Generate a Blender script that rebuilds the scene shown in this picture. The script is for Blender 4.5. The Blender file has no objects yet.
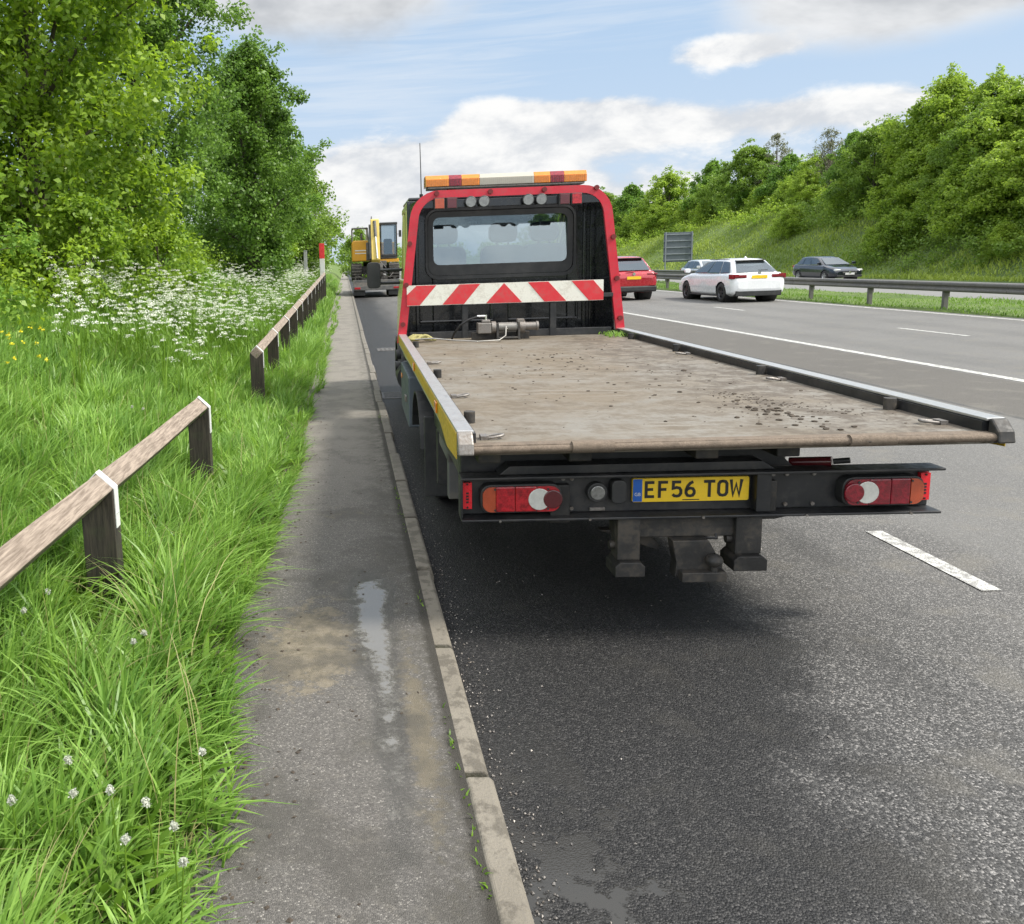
import bpy, bmesh, math, random
import numpy as np
from mathutils import Vector, Matrix

SC = bpy.context.scene
COL = SC.collection
R = math.radians
RNG = np.random.default_rng(7)
random.seed(11)

# ------------------------------------------------------------------ camera
F_PX, PPX, PPY = 830.0, 322.5, 395.65
W_PX, H_PX = 1024, 924
cam_d = bpy.data.cameras.new('camera')
cam = bpy.data.objects.new('camera', cam_d)
COL.objects.link(cam)
cam_d.sensor_fit = 'HORIZONTAL'
cam_d.sensor_width = 36.0
cam_d.lens = F_PX / W_PX * 36.0
cam_d.shift_x = (W_PX / 2 - PPX) / W_PX
cam_d.shift_y = (PPY - H_PX / 2) / W_PX
cam_d.clip_start = 0.05
cam_d.clip_end = 6000
yv = Vector(((344.74 - PPX) / F_PX, -(265.02 - PPY) / F_PX, -1)).normalized()
zv = Vector((-0.0289, 1, 0)); zv = (zv - yv * zv.dot(yv)).normalized()
xv = yv.cross(zv)
CAM_M = Matrix((xv, yv, zv))
cam.matrix_world = Matrix.Translation((0, 0, 1.7)) @ CAM_M.to_4x4()
SC.camera = cam

# ------------------------------------------------------------------ light, sky, exposure
SUN_EL, SUN_AZ = R(49), R(104)          # azimuth clockwise from +Y (the road's direction)
sun_d = bpy.data.lights.new('sun', 'SUN')
sun_d.energy = 2.8
sun_d.angle = R(10)
sun_d.color = (1.0, 0.95, 0.86)
sun = bpy.data.objects.new('sun', sun_d)
COL.objects.link(sun)
sv = Vector((math.sin(SUN_AZ) * math.cos(SUN_EL), math.cos(SUN_AZ) * math.cos(SUN_EL), math.sin(SUN_EL)))
sun.rotation_euler = sv.to_track_quat('Z', 'Y').to_euler()
sun.location = (0, 0, 60)

SC.view_settings.view_transform = 'Standard'
SC.view_settings.look = 'None'
SC.view_settings.gamma = 1.0
SC.view_settings.use_curve_mapping = False
SC.view_settings.exposure = 1.15
SKY_STRENGTH = 0.12

world = bpy.data.worlds.new('World')
SC.world = world
world.use_nodes = True


class NT:
    """tiny helper to write node trees"""
    def __init__(self, tree):
        self.t = tree
    def n(self, kind, **kw):
        nd = self.t.nodes.new(kind)
        for k, v in kw.items():
            setattr(nd, k, v)
        return nd
    def link(self, a, b):
        self.t.links.new(a, b)
    def put(self, sock, val):
        if isinstance(val, bpy.types.NodeSocket):
            self.link(val, sock)
        elif val is not None:
            if sock.type == 'RGBA' and len(val) == 3:
                val = (*val, 1)
            sock.default_value = val
    def math(self, op, a, b=None, c=None, clamp=False):
        m = self.n('ShaderNodeMath', operation=op, use_clamp=clamp)
        self.put(m.inputs[0], a)
        if b is not None: self.put(m.inputs[1], b)
        if c is not None: self.put(m.inputs[2], c)
        return m.outputs[0]
    def mix(self, f, a, b, mode='MIX'):
        m = self.n('ShaderNodeMix', data_type='RGBA', blend_type=mode)
        self.put(m.inputs[0], f); self.put(m.inputs[6], a); self.put(m.inputs[7], b)
        return m.outputs[2]
    def ramp(self, f, stops, interp='LINEAR'):
        r = self.n('ShaderNodeValToRGB')
        r.color_ramp.interpolation = interp
        els = r.color_ramp.elements
        while len(els) < len(stops): els.new(0.5)
        for e, (p, c) in zip(els, stops):
            e.position = p
            e.color = (c, c, c, 1) if isinstance(c, (int, float)) else (*c, 1)
        self.link(f, r.inputs[0])
        return r.outputs[0]
    def smooth(self, v, lo, hi, to0=0.0, to1=1.0):
        m = self.n('ShaderNodeMapRange', interpolation_type='SMOOTHSTEP')
        self.put(m.inputs[0], v); m.inputs[1].default_value = lo; m.inputs[2].default_value = hi
        m.inputs[3].default_value = to0; m.inputs[4].default_value = to1
        return m.outputs[0]
    def noise(self, vec, scale, detail=3, rough=0.55, dist=0.0):
        m = self.n('ShaderNodeTexNoise')
        if vec is not None: self.link(vec, m.inputs['Vector'])
        m.inputs['Scale'].default_value = scale; m.inputs['Detail'].default_value = detail
        m.inputs['Roughness'].default_value = rough; m.inputs['Distortion'].default_value = dist
        return m.outputs[0]
    def voro(self, vec, scale, feature='F1', out=0):
        m = self.n('ShaderNodeTexVoronoi', feature=feature)
        if vec is not None: self.link(vec, m.inputs['Vector'])
        m.inputs['Scale'].default_value = scale
        return m.outputs[out]
    def vec_scale(self, vec, s, off=(0, 0, 0)):
        m = self.n('ShaderNodeMapping')
        self.link(vec, m.inputs[0]); m.inputs[3].default_value = s; m.inputs[1].default_value = off
        return m.outputs[0]


def build_world():
    T = NT(world.node_tree)
    world.node_tree.nodes.clear()
    out = T.n('ShaderNodeOutputWorld'); bg = T.n('ShaderNodeBackground')
    T.link(bg.outputs[0], out.inputs[0])
    sky = T.n('ShaderNodeTexSky', sky_type='NISHITA', sun_disc=False)
    sky.sun_elevation = SUN_EL; sky.sun_rotation = SUN_AZ
    sky.air_density = 1.0; sky.dust_density = 0.6; sky.ozone_density = 1.6
    tc = T.n('ShaderNodeTexCoord').outputs['Generated']
    sep = T.n('ShaderNodeSeparateXYZ'); T.link(tc, sep.inputs[0])
    X, Y, Z = sep.outputs
    az = T.math('ARCTAN2', X, Y)
    el = T.math('ARCSINE', Z)
    # coordinates of the cloud layer seen in perspective
    comb = T.n('ShaderNodeCombineXYZ')
    T.put(comb.inputs[0], az); T.put(comb.inputs[1], T.math('MULTIPLY', el, 2.0)); 
    P = comb.outputs[0]
    warp = T.noise(P, 5.0, 4, 0.6)
    n_big = T.noise(P, 3.2, 6, 0.62, 0.25)
    n_puff = T.noise(P, 9.0, 7, 0.62, 0.15)
    n_str = T.noise(T.vec_scale(P, (2.0, 16.0, 1)), 3.0, 5, 0.6, 0.5)

    def blob(a0, e0, sa, se):
        dx = T.math('DIVIDE', T.math('SUBTRACT', az, a0), sa)
        dy = T.math('DIVIDE', T.math('SUBTRACT', el, e0), se)
        d2 = T.math('ADD', T.math('MULTIPLY', dx, dx), T.math('MULTIPLY', dy, dy))
        return T.math('EXPONENT', T.math('MULTIPLY', d2, -1.0))
    def add(*v):
        r = v[0]
        for q in v[1:]: r = T.math('ADD', r, q)
        return r
    # white cumulus: low bank ahead, the small bright cloud, clumps towards the right
    cum = add(T.math('MULTIPLY', blob(0.06, 0.10, 0.13, 0.045), 1.0),
              T.math('MULTIPLY', blob(0.27, 0.145, 0.10, 0.030), 1.0),
              T.math('MULTIPLY', blob(0.17, 0.155, 0.045, 0.022), 0.7),
              T.math('MULTIPLY', blob(0.43, 0.203, 0.075, 0.017), 0.95),
              T.math('MULTIPLY', blob(0.50, 0.135, 0.16, 0.022), 0.8),
              T.math('MULTIPLY', blob(0.16, 0.06, 0.5, 0.05), 0.75))
    cum_m = T.smooth(add(cum, T.math('MULTIPLY', n_puff, 1.3)), 0.95, 1.30)
    # grey cloud decks at the top of the view and over the camera
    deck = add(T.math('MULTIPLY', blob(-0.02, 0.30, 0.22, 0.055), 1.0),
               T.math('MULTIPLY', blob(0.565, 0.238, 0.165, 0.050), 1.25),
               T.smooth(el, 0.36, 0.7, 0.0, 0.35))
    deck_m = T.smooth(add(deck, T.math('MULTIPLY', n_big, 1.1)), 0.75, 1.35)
    # thin streaks
    strk = add(blob(0.03, 0.19, 0.22, 0.05), T.math('MULTIPLY', blob(0.3, 0.26, 0.3, 0.04), 0.8))
    strk_m = T.math('MULTIPLY', T.smooth(add(T.math('MULTIPLY', strk, 0.5), T.math('MULTIPLY', n_str, 0.9)), 0.62, 1.1), 0.6)
    # haze near the horizon
    hz = T.smooth(el, 0.0, 0.30, 0.55, 0.10)
    # air light: pale the zenith blue a little the way humid spring air does
    base = T.mix(hz, T.mix(0.78, T.mix(1.0, sky.outputs[0], (0.44, 0.44, 0.44), 'MULTIPLY'), (1.85, 2.60, 3.55)), (2.85, 3.1, 3.45))
    c_wh = T.mix(T.smooth(n_puff, 0.35, 0.62), (2.6, 2.72, 2.9), (3.75, 3.75, 3.72))
    c_gr = T.mix(T.smooth(n_big, 0.40, 0.66), (3.3, 3.33, 3.36), (1.85, 1.92, 2.02))
    c = T.mix(T.math('MULTIPLY', strk_m, 0.6), base, (3.4, 3.5, 3.6))
    c = T.mix(cum_m, c, c_wh)
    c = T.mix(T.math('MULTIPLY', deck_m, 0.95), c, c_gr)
    # unseen bright broken cloud, added overhead and behind the camera to light the scene
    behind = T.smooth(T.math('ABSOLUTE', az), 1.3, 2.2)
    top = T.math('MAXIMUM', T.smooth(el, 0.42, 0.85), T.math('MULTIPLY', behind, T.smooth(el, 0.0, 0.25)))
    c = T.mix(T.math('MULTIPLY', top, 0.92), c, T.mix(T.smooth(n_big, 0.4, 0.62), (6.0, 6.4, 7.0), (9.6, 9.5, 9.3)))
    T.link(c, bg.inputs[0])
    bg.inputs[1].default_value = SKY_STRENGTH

build_world()

# ------------------------------------------------------------------ materials
MATS = {}
def new_mat(name):
    m = bpy.data.materials.new(name); m.use_nodes = True
    T = NT(m.node_tree)
    b = m.node_tree.nodes['Principled BSDF']
    MATS[name] = m
    return m, T, b

def obj_pos(T):
    return T.n('ShaderNodeNewGeometry').outputs['Position']

def bump(T, b, h, strength=0.3, dist=0.01):
    n = T.n('ShaderNodeBump'); n.inputs['Strength'].default_value = strength; n.inputs['Distance'].default_value = dist
    T.link(h, n.inputs['Height']); T.link(n.outputs[0], b.inputs['Normal'])

def plain(name, col, rough=0.5, metal=0.0, var=0.12, scale=6.0, dirt=None, bmp=0.0, coat=0.0):
    """painted / bare material with uneven tone, scuffed roughness and optional dirt"""
    m, T, b = new_mat(name)
    tc = T.n('ShaderNodeTexCoord').outputs['Object']
    n1 = T.noise(tc, scale, 5, 0.6); n2 = T.noise(tc, scale * 7, 3, 0.6)
    lo = tuple(max(0, c * (1 - var)) for c in col); hi = tuple(min(1, c * (1 + var)) for c in col)
    c = T.mix(T.smooth(n1, 0.3, 0.7), lo, hi)
    if dirt:
        amt, dcol = dirt
        c = T.mix(T.math('MULTIPLY', T.smooth(T.math('ADD', n1, T.math('MULTIPLY', n2, 0.6)), 0.72, 1.0), amt), c, dcol)
    T.link(c, b.inputs['Base Color'])
    T.link(T.smooth(n2, 0.2, 0.8, max(0.03, rough - 0.1), min(1, rough + 0.12)), b.inputs['Roughness'])
    b.inputs['Metallic'].default_value = metal
    b.inputs['Coat Weight'].default_value = coat
    b.inputs['Coat Roughness'].default_value = 0.06
    if bmp: bump(T, b, n2, bmp, 0.004)
    return m

def glassy(name, tint, transp=0.5, rough=0.03, refl=0.2):
    m, T, b = new_mat(name)
    b.inputs['Base Color'].default_value = (*tint, 1); b.inputs['Roughness'].default_value = rough
    b.inputs['Specular IOR Level'].default_value = 0.8
    tr = T.n('ShaderNodeBsdfTransparent'); tr.inputs[0].default_value = (0.80, 0.88, 0.92, 1)
    gl = T.n('ShaderNodeBsdfGlossy'); gl.inputs[0].default_value = (0.80, 0.93, 1.0, 1); gl.inputs[1].default_value = rough
    mg = T.n('ShaderNodeMixShader'); mg.inputs[0].default_value = refl
    T.link(b.outputs[0], mg.inputs[1]); T.link(gl.outputs[0], mg.inputs[2])
    mx = T.n('ShaderNodeMixShader'); mx.inputs[0].default_value = transp
    T.link(mg.outputs[0], mx.inputs[1]); T.link(tr.outputs[0], mx.inputs[2])
    T.link(mx.outputs[0], m.node_tree.nodes['Material Output'].inputs[0])
    return m

def foliage(name, dark, light, transl=0.35, patch=1.2, rough=0.45, tcol=None, patch_amt=0.5):
    m, T, b = new_mat(name)
    g = T.n('ShaderNodeNewGeometry')
    isl = g.outputs['Random Per Island']
    n = T.noise(g.outputs['Position'], patch, 3, 0.6)
    f = T.math('ADD', T.math('MULTIPLY', isl, 1 - patch_amt), T.math('MULTIPLY', T.smooth(n, 0.3, 0.7), patch_amt))
    c = T.mix(f, dark, light)
    T.link(c, b.inputs['Base Color'])
    b.inputs['Roughness'].default_value = rough
    b.inputs['Specular IOR Level'].default_value = 0.35
    tr = T.n('ShaderNodeBsdfTranslucent')
    tc = T.mix(f, tuple(x * 1.25 for x in dark), tuple(x * 1.35 for x in (tcol or light)))
    T.link(tc, tr.inputs[0])
    mx = T.n('ShaderNodeMixShader'); mx.inputs[0].default_value = transl
    T.link(b.outputs[0], mx.inputs[1]); T.link(tr.outputs[0], mx.inputs[2])
    T.link(mx.outputs[0], m.node_tree.nodes['Material Output'].inputs[0])
    return m

def asphalt_layby():
    m, T, b = new_mat('layby asphalt')
    P = obj_pos(T)
    sep = T.n('ShaderNodeSeparateXYZ'); T.link(P, sep.inputs[0]); X, Y, Z = sep.outputs
    v = T.voro(P, 165.0); vc = T.voro(P, 165.0, 'F1', 1)
    vg = T.n('ShaderNodeSeparateColor'); T.link(vc, vg.inputs[0])
    n0 = T.noise(P, 60, 3, 0.7); n1 = T.noise(P, 2.2, 5, 0.62); n2 = T.noise(P, 0.55, 4, 0.6); n3 = T.noise(T.vec_scale(P, (1.6, 0.35, 1)), 1.0, 4, 0.6)
    # stones: mostly dark chips, some pale
    chip = T.ramp(vg.outputs[0], [(0.0, (0.016, 0.016, 0.016)), (0.5, (0.058, 0.057, 0.056)), (0.80, (0.135, 0.132, 0.127)), (1.0, (0.36, 0.345, 0.33))])
    c = T.mix(T.smooth(n0, 0.3, 0.75), T.mix(0.5, chip, (0.026, 0.026, 0.028)), chip)
    # worn paler tone out on the running lanes, dark and damp along the kerb
    far = T.smooth(X, 1.0, 3.4)
    lanes = T.smooth(X, 3.3, 3.6)
    c = T.mix(T.math('MULTIPLY', far, T.smooth(n2, 0.30, 0.62, 0.45, 1.0)), c, T.mix(0.45, chip, (0.165, 0.160, 0.152)))
    c = T.mix(T.math('MULTIPLY', lanes, 0.5), c, (0.155, 0.152, 0.145))
    # brown dusty strip between the lay-by island and the edge line, and lane wheel tracks
    strip = T.math('MULTIPLY', T.smooth(X, 6.55, 6.65), T.smooth(X, 8.25, 8.2))
    c = T.mix(T.math('MULTIPLY', strip, 0.7), c, (0.082, 0.074, 0.064))
    seam = T.math('MULTIPLY', T.smooth(X, 6.50, 6.54), T.smooth(X, 6.62, 6.58))
    c = T.mix(T.math('MULTIPLY', seam, 0.6), c, (0.03, 0.03, 0.03))
    tr = T.math('SINE', T.math('MULTIPLY', X, 3.6))
    c = T.mix(T.math('MULTIPLY', T.smooth(X, 8.6, 9.0), T.smooth(tr, -0.2, 1.0, 0.0, 0.25)), c, (0.085, 0.084, 0.082))
    c = T.mix(T.math('MULTIPLY', T.smooth(n3, 0.50, 0.72, 0.0, 0.55), T.smooth(X, 3.6, 2.6, 0.15, 1.0)), c, (0.04, 0.039, 0.038))        # oil and tyre stains
    c = T.mix(T.smooth(n1, 0.52, 0.70, 0.0, 0.5), c, (0.155, 0.145, 0.125))           # dusty bloom
    # wet film after rain by the kerb; truck-rear patch also paints in its shadow
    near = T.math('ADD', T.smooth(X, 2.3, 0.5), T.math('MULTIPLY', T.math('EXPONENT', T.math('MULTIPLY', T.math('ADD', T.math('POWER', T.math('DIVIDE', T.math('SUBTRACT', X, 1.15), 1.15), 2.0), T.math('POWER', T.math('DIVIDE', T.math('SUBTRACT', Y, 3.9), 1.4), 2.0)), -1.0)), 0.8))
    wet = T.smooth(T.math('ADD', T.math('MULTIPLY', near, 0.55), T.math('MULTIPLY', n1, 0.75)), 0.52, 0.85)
    b.inputs['Specular IOR Level'].default_value = 0.28
    pud = T.math('MULTIPLY', T.smooth(T.math('ADD', T.math('MULTIPLY', T.smooth(X, 1.1, 0.5), 0.35), T.noise(P, 3.1, 5, 0.7)), 0.74, 0.80), T.smooth(Y, 3.2, 1.9))
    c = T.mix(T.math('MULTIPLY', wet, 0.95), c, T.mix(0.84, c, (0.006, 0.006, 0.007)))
    c = T.mix(pud, c, (0.035, 0.034, 0.032))
    T.link(c, b.inputs['Base Color'])
    rg = T.math('SUBTRACT', T.smooth(n0, 0.3, 0.7, 0.66, 0.88), T.math('MULTIPLY', wet, 0.20))
    rg = T.mix(pud, rg, (0.06, 0.06, 0.06))
    T.link(rg, b.inputs['Roughness'])
    h = T.math('MULTIPLY', T.math('ADD', T.math('MULTIPLY', v, -1.0), T.math('MULTIPLY', n0, 0.4)), T.math('SUBTRACT', 1.0, pud))
    bump(T, b, h, 0.65, 0.007)
    return m

def asphalt_path():
    m, T, b = new_mat('footpath asphalt')
    P = obj_pos(T)
    sep = T.n('ShaderNodeSeparateXYZ'); T.link(P, sep.inputs[0]); X, Y, Z = sep.outputs
    v = T.voro(P, 230.0); vc = T.voro(P, 230.0, 'F1', 1)
    vg = T.n('ShaderNodeSeparateColor'); T.link(vc, vg.inputs[0])
    n0 = T.noise(P, 90, 3, 0.7); n1 = T.noise(P, 3.0, 6, 0.66); n2 = T.noise(P, 11, 8, 0.76); n4 = T.noise(P, 1.1, 4, 0.6)
    chip = T.ramp(vg.outputs[0], [(0.0, (0.055, 0.051, 0.047)), (0.6, (0.104, 0.097, 0.089)), (0.93, (0.155, 0.144, 0.130)), (1.0, (0.32, 0.30, 0.27))])
    c = T.mix(T.smooth(n0, 0.3, 0.7, 0.0, 0.6), chip, (0.066, 0.061, 0.056))
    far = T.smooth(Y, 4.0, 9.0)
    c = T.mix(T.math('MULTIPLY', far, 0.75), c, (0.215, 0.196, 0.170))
    # silt and moss: blotches at the grass side and along the kerb joint
    def bl(x0, y0, sx, sy):
        dx = T.math('DIVIDE', T.math('SUBTRACT', X, x0), sx); dy = T.math('DIVIDE', T.math('SUBTRACT', Y, y0), sy)
        return T.math('EXPONENT', T.math('MULTIPLY', T.math('ADD', T.math('MULTIPLY', dx, dx), T.math('MULTIPLY', dy, dy)), -1.0))
    silt = T.math('ADD', bl(-0.20, 3.35, 0.24, 0.55), T.math('ADD', T.math('MULTIPLY', bl(0.22, 2.7, 0.07, 0.7), 0.9), T.math('MULTIPLY', bl(-0.1, 5.2, 0.3, 0.8), 0.35)))
    silt = T.smooth(T.math('ADD', T.math('MULTIPLY', silt, 0.72), T.math('ADD', T.math('MULTIPLY', n2, 1.5), T.math('MULTIPLY', n1, 0.9))), 1.50, 1.78)
    c = T.mix(T.math('MULTIPLY', silt, 0.72), c, T.mix(T.smooth(n2, 0.4, 0.6), (0.115, 0.095, 0.058), (0.19, 0.158, 0.108)))
    c = T.mix(T.math('MULTIPLY', T.smooth(n1, 0.46, 0.62), T.smooth(Y, 3.5, 8.0, 0.6, 0.35)), c, (0.050, 0.046, 0.039))
    grm = T.math('MULTIPLY', T.smooth(X, 0.10, 0.26), T.smooth(n2, 0.42, 0.6))
    c = T.mix(T.math('MULTIPLY', grm, 0.6), c, (0.040, 0.037, 0.028))
    c = T.mix(T.math('MULTIPLY', T.smooth(n2, 0.52, 0.72), 0.35), c, (0.16, 0.145, 0.12))
    # cracked old strip by the kerb
    wob = T.noise(P, 3.5, 6, 0.7)
    off = T.math('ABSOLUTE', T.math('SUBTRACT', T.math('SUBTRACT', X, 0.205), T.math('MULTIPLY', T.math('SUBTRACT', wob, 0.5), 0.20)))
    crk = T.math('MULTIPLY', T.smooth(T.math('ADD', off, T.math('MULTIPLY', n2, 0.03)), 0.024, 0.010), T.math('MULTIPLY', T.smooth(Y, 4.3, 3.9), T.smooth(n1, 0.38, 0.5)))
    c = T.mix(T.math('MULTIPLY', crk, 0.0), c, (0.028, 0.025, 0.020))
    c = T.mix(T.math('MULTIPLY', T.smooth(T.math('ADD', X, T.math('MULTIPLY', n2, 0.04)), 0.300, 0.335), 0.85), c, (0.022, 0.019, 0.014))
    # puddle and the wet run-off below it
    pd = T.math('ADD', bl(0.075, 3.60, 0.085, 0.46), T.math('ADD', T.math('MULTIPLY', bl(0.115, 2.75, 0.06, 0.75), 0.58), T.math('MULTIPLY', bl(0.10, 3.95, 0.12, 0.14), 0.5)))
    pw = T.math('ADD', pd, T.math('ADD', T.math('MULTIPLY', T.math('SUBTRACT', n2, 0.5), 2.1), T.math('MULTIPLY', T.math('SUBTRACT', T.noise(P, 26, 5, 0.7), 0.5), 0.9)))
    pud = T.smooth(pw, 0.42, 0.86)
    wet = T.smooth(T.math('ADD', pd, T.math('MULTIPLY', T.math('SUBTRACT', n1, 0.5), 0.9)), 0.05, 0.42)
    c = T.mix(T.math('MULTIPLY', wet, 0.5), c, T.mix(0.7, c, (0.02, 0.02, 0.02)))
    c = T.mix(T.math('MULTIPLY', pud, 0.8), c, (0.150, 0.144, 0.132))
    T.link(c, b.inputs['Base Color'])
    rg = T.math('SUBTRACT', 0.85, T.math('MULTIPLY', wet, 0.40))
    T.link(T.mix(pud, rg, (0.05, 0.05, 0.05)), b.inputs['Roughness'])
    h = T.math('ADD', T.math('MULTIPLY', v, -1.0), T.math('SUBTRACT', T.math('MULTIPLY', n2, 0.8), T.math('MULTIPLY', crk, 0.0)))
    bump(T, b, T.math('MULTIPLY', h, T.math('SUBTRACT', 1.0, T.math('MULTIPLY', pud, 0.93))), 0.6, 0.006)
    return m

def far_asphalt():
    m, T, b = new_mat('far carriageway asphalt')
    P = obj_pos(T)
    n = T.noise(P, 0.6, 4, 0.6); n0 = T.noise(P, 40, 3, 0.7)
    T.link(T.mix(n, (0.13, 0.128, 0.125), (0.17, 0.168, 0.16)), b.inputs['Base Color'])
    b.inputs['Roughness'].default_value = 0.8
    bump(T, b, n0, 0.4, 0.006)

def concrete_kerb():
    m, T, b = new_mat('kerb concrete')
    P = obj_pos(T)
    n1 = T.noise(P, 9, 6, 0.7); n2 = T.noise(P, 120, 3, 0.7); n3 = T.noise(P, 1.3, 3, 0.5)
    c = T.mix(T.smooth(n3, 0.3, 0.7), (0.140, 0.124, 0.098), (0.195, 0.175, 0.142))
    c = T.mix(T.smooth(n1, 0.47, 0.58, 0.0, 0.75), c, (0.070, 0.061, 0.047))
    c = T.mix(T.smooth(n2, 0.45, 0.75, 0.0, 0.5), c, (0.12, 0.11, 0.10))
    sep = T.n('ShaderNodeSeparateXYZ'); T.link(P, sep.inputs[0])
    c = T.mix(T.smooth(sep.outputs[1], 3.6, 7.0, 0.0, 0.55), c, (0.13, 0.12, 0.105))
    T.link(c, b.inputs['Base Color']); b.inputs['Roughness'].default_value = 0.85
    bump(T, b, T.math('ADD', n2, T.math('MULTIPLY', n1, 1.5)), 0.6, 0.006)

def road_paint():
    m, T, b = new_mat('road paint')
    P = obj_pos(T)
    n1 = T.noise(P, 14, 5, 0.7); v = T.voro(P, 150.0)
    c = T.mix(T.smooth(T.math('ADD', n1, T.math('MULTIPLY', v, 0.35)), 0.54, 0.78), (0.56, 0.56, 0.53), (0.20, 0.195, 0.185))
    T.link(c, b.inputs['Base Color']); b.inputs['Roughness'].default_value = 0.7
    bump(T, b, v, 0.4, 0.004)

def earth():
    m, T, b = new_mat('verge earth')
    P = obj_pos(T)
    n1 = T.noise(P, 0.35, 5, 0.65); n2 = T.noise(P, 5, 5, 0.7)
    c = T.mix(T.smooth(n1, 0.3, 0.7), (0.060, 0.105, 0.018), (0.125, 0.185, 0.034))
    c = T.mix(T.smooth(n2, 0.35, 0.75, 0.0, 0.6), c, (0.05, 0.07, 0.02))
    T.link(c, b.inputs['Base Color']); b.inputs['Roughness'].default_value = 0.95
    bump(T, b, n2, 0.8, 0.15)

def wood_old():
    m, T, b = new_mat('weathered rail timber')
    tc = T.n('ShaderNodeTexCoord').outputs['Object']
    g = T.noise(T.vec_scale(tc, (30, 2.0, 30)), 3.0, 5, 0.65, 0.3); n = T.noise(tc, 4, 4, 0.6)
    c = T.mix(T.smooth(g, 0.3, 0.7), (0.125, 0.095, 0.072), (0.30, 0.245, 0.195))
    c = T.mix(T.smooth(n, 0.55, 0.8, 0.0, 0.5), c, (0.15, 0.135, 0.10))
    T.link(c, b.inputs['Base Color']); b.inputs['Roughness'].default_value = 0.85
    bump(T, b, g, 0.5, 0.006)
    m, T, b = new_mat('mossy post timber')
    tc = T.n('ShaderNodeTexCoord').outputs['Object']
    g = T.noise(T.vec_scale(tc, (30, 30, 2)), 2.5, 5, 0.65, 0.3); n = T.noise(tc, 7, 4, 0.6)
    c = T.mix(T.smooth(g, 0.3, 0.7), (0.014, 0.012, 0.009), (0.048, 0.040, 0.028))
    c = T.mix(T.smooth(n, 0.5, 0.75, 0.0, 0.5), c, (0.04, 0.05, 0.02))
    T.link(c, b.inputs['Base Color']); b.inputs['Roughness'].default_value = 0.9
    bump(T, b, g, 0.5, 0.006)

def bed_plate():
    m, T, b = new_mat('bed plate')
    tc = T.n('ShaderNodeTexCoord').outputs['Object']
    n1 = T.noise(tc, 1.3, 6, 0.65); n2 = T.noise(tc, 7, 6, 0.72); n3 = T.noise(T.vec_scale(tc, (0.5, 6, 1)), 3, 5, 0.7); n4 = T.noise(tc, 45, 3, 0.7)
    c = T.mix(T.smooth(n1, 0.32, 0.66), (0.178, 0.163, 0.138), (0.150, 0.120, 0.082))
    c = T.mix(T.smooth(n2, 0.42, 0.62, 0.0, 0.75), c, (0.098, 0.077, 0.053))
    c = T.mix(T.smooth(n3, 0.5, 0.72, 0.0, 0.55), c, (0.24, 0.225, 0.20))
    sc = T.noise(T.vec_scale(tc, (9, 0.7, 1)), 2.0, 4, 0.7)
    c = T.mix(T.smooth(sc, 0.56, 0.74, 0.0, 0.5), c, (0.12, 0.10, 0.08))
    c = T.mix(T.smooth(n4, 0.5, 0.8, 0.0, 0.4), c, (0.12, 0.10, 0.078))
    sep = T.n('ShaderNodeSeparateXYZ'); T.link(tc, sep.inputs[0])
    mud = T.math('MULTIPLY', T.smooth(T.math('ADD', sep.outputs[0], T.math('MULTIPLY', n1, 0.7)), 0.35, 1.0), T.smooth(T.math('ADD', n2, T.math('MULTIPLY', n4, 0.4)), 0.60, 0.80))
    c = T.mix(T.math('MULTIPLY', mud, 0.8), c, (0.075, 0.06, 0.045))
    T.link(c, b.inputs['Base Color'])
    b.inputs['Metallic'].default_value = 0.15
    T.link(T.smooth(n2, 0.3, 0.7, 0.5, 0.8), b.inputs['Roughness'])
    bump(T, b, T.math('ADD', n4, n2), 0.35, 0.004)

def bark():
    m, T, b = new_mat('bark')
    tc = T.n('ShaderNodeTexCoord').outputs['Object']
    n = T.noise(T.vec_scale(tc, (8, 8, 1.5)), 2.5, 5, 0.7)
    T.link(T.mix(n, (0.045, 0.036, 0.026), (0.13, 0.11, 0.085)), b.inputs['Base Color']); b.inputs['Roughness'].default_value = 0.95
    bump(T, b, n, 0.8, 0.03)

asphalt_layby(); asphalt_path(); far_asphalt(); concrete_kerb(); road_paint(); earth(); wood_old(); bed_plate(); bark()
plain('black steel', (0.016, 0.017, 0.019), 0.42, 0.0, 0.3, 5, (0.45, (0.055, 0.05, 0.044)), 0.1)
plain('cab black paint', (0.010, 0.011, 0.013), 0.22, 0.0, 0.3, 3, (0.12, (0.03, 0.03, 0.03)), 0.0, 0.5)
plain('lamp smoked', (0.20, 0.20, 0.19), 0.12, 0.3, 0.2, 60, None, 0.1, 0.8)
plain('lamp ribbed', (0.42, 0.40, 0.34), 0.3, 0.0, 0.1, 40, (0.4, (0.25, 0.23, 0.19)))
plain('lamp crimson', (0.20, 0.006, 0.016), 0.2, 0, 0.4, 60, None, 0.1, 0.5)
plain('rust', (0.15, 0.115, 0.085), 0.85, 0.1, 0.35, 25, (0.6, (0.07, 0.055, 0.042)), 0.5)
plain('boom yellow', (0.62, 0.46, 0.10), 0.45, 0, 0.1, 4, (0.3, (0.3, 0.25, 0.12)))
plain('chassis steel', (0.028, 0.027, 0.026), 0.6, 0.2, 0.35, 6, (0.6, (0.09, 0.075, 0.058)), 0.3)
plain('red frame paint', (0.50, 0.012, 0.030), 0.36, 0.0, 0.12, 9, (0.45, (0.22, 0.05, 0.05)), 0.0, 0.15)
plain('bolt heads', (0.14, 0.02, 0.02), 0.5, 0.3)
plain('board red', (0.55, 0.020, 0.030), 0.45, 0.0, 0.08, 14, (0.5, (0.30, 0.09, 0.08)))
plain('board white', (0.66, 0.65, 0.58), 0.45, 0.0, 0.06, 14, (0.55, (0.40, 0.37, 0.31)))
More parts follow.
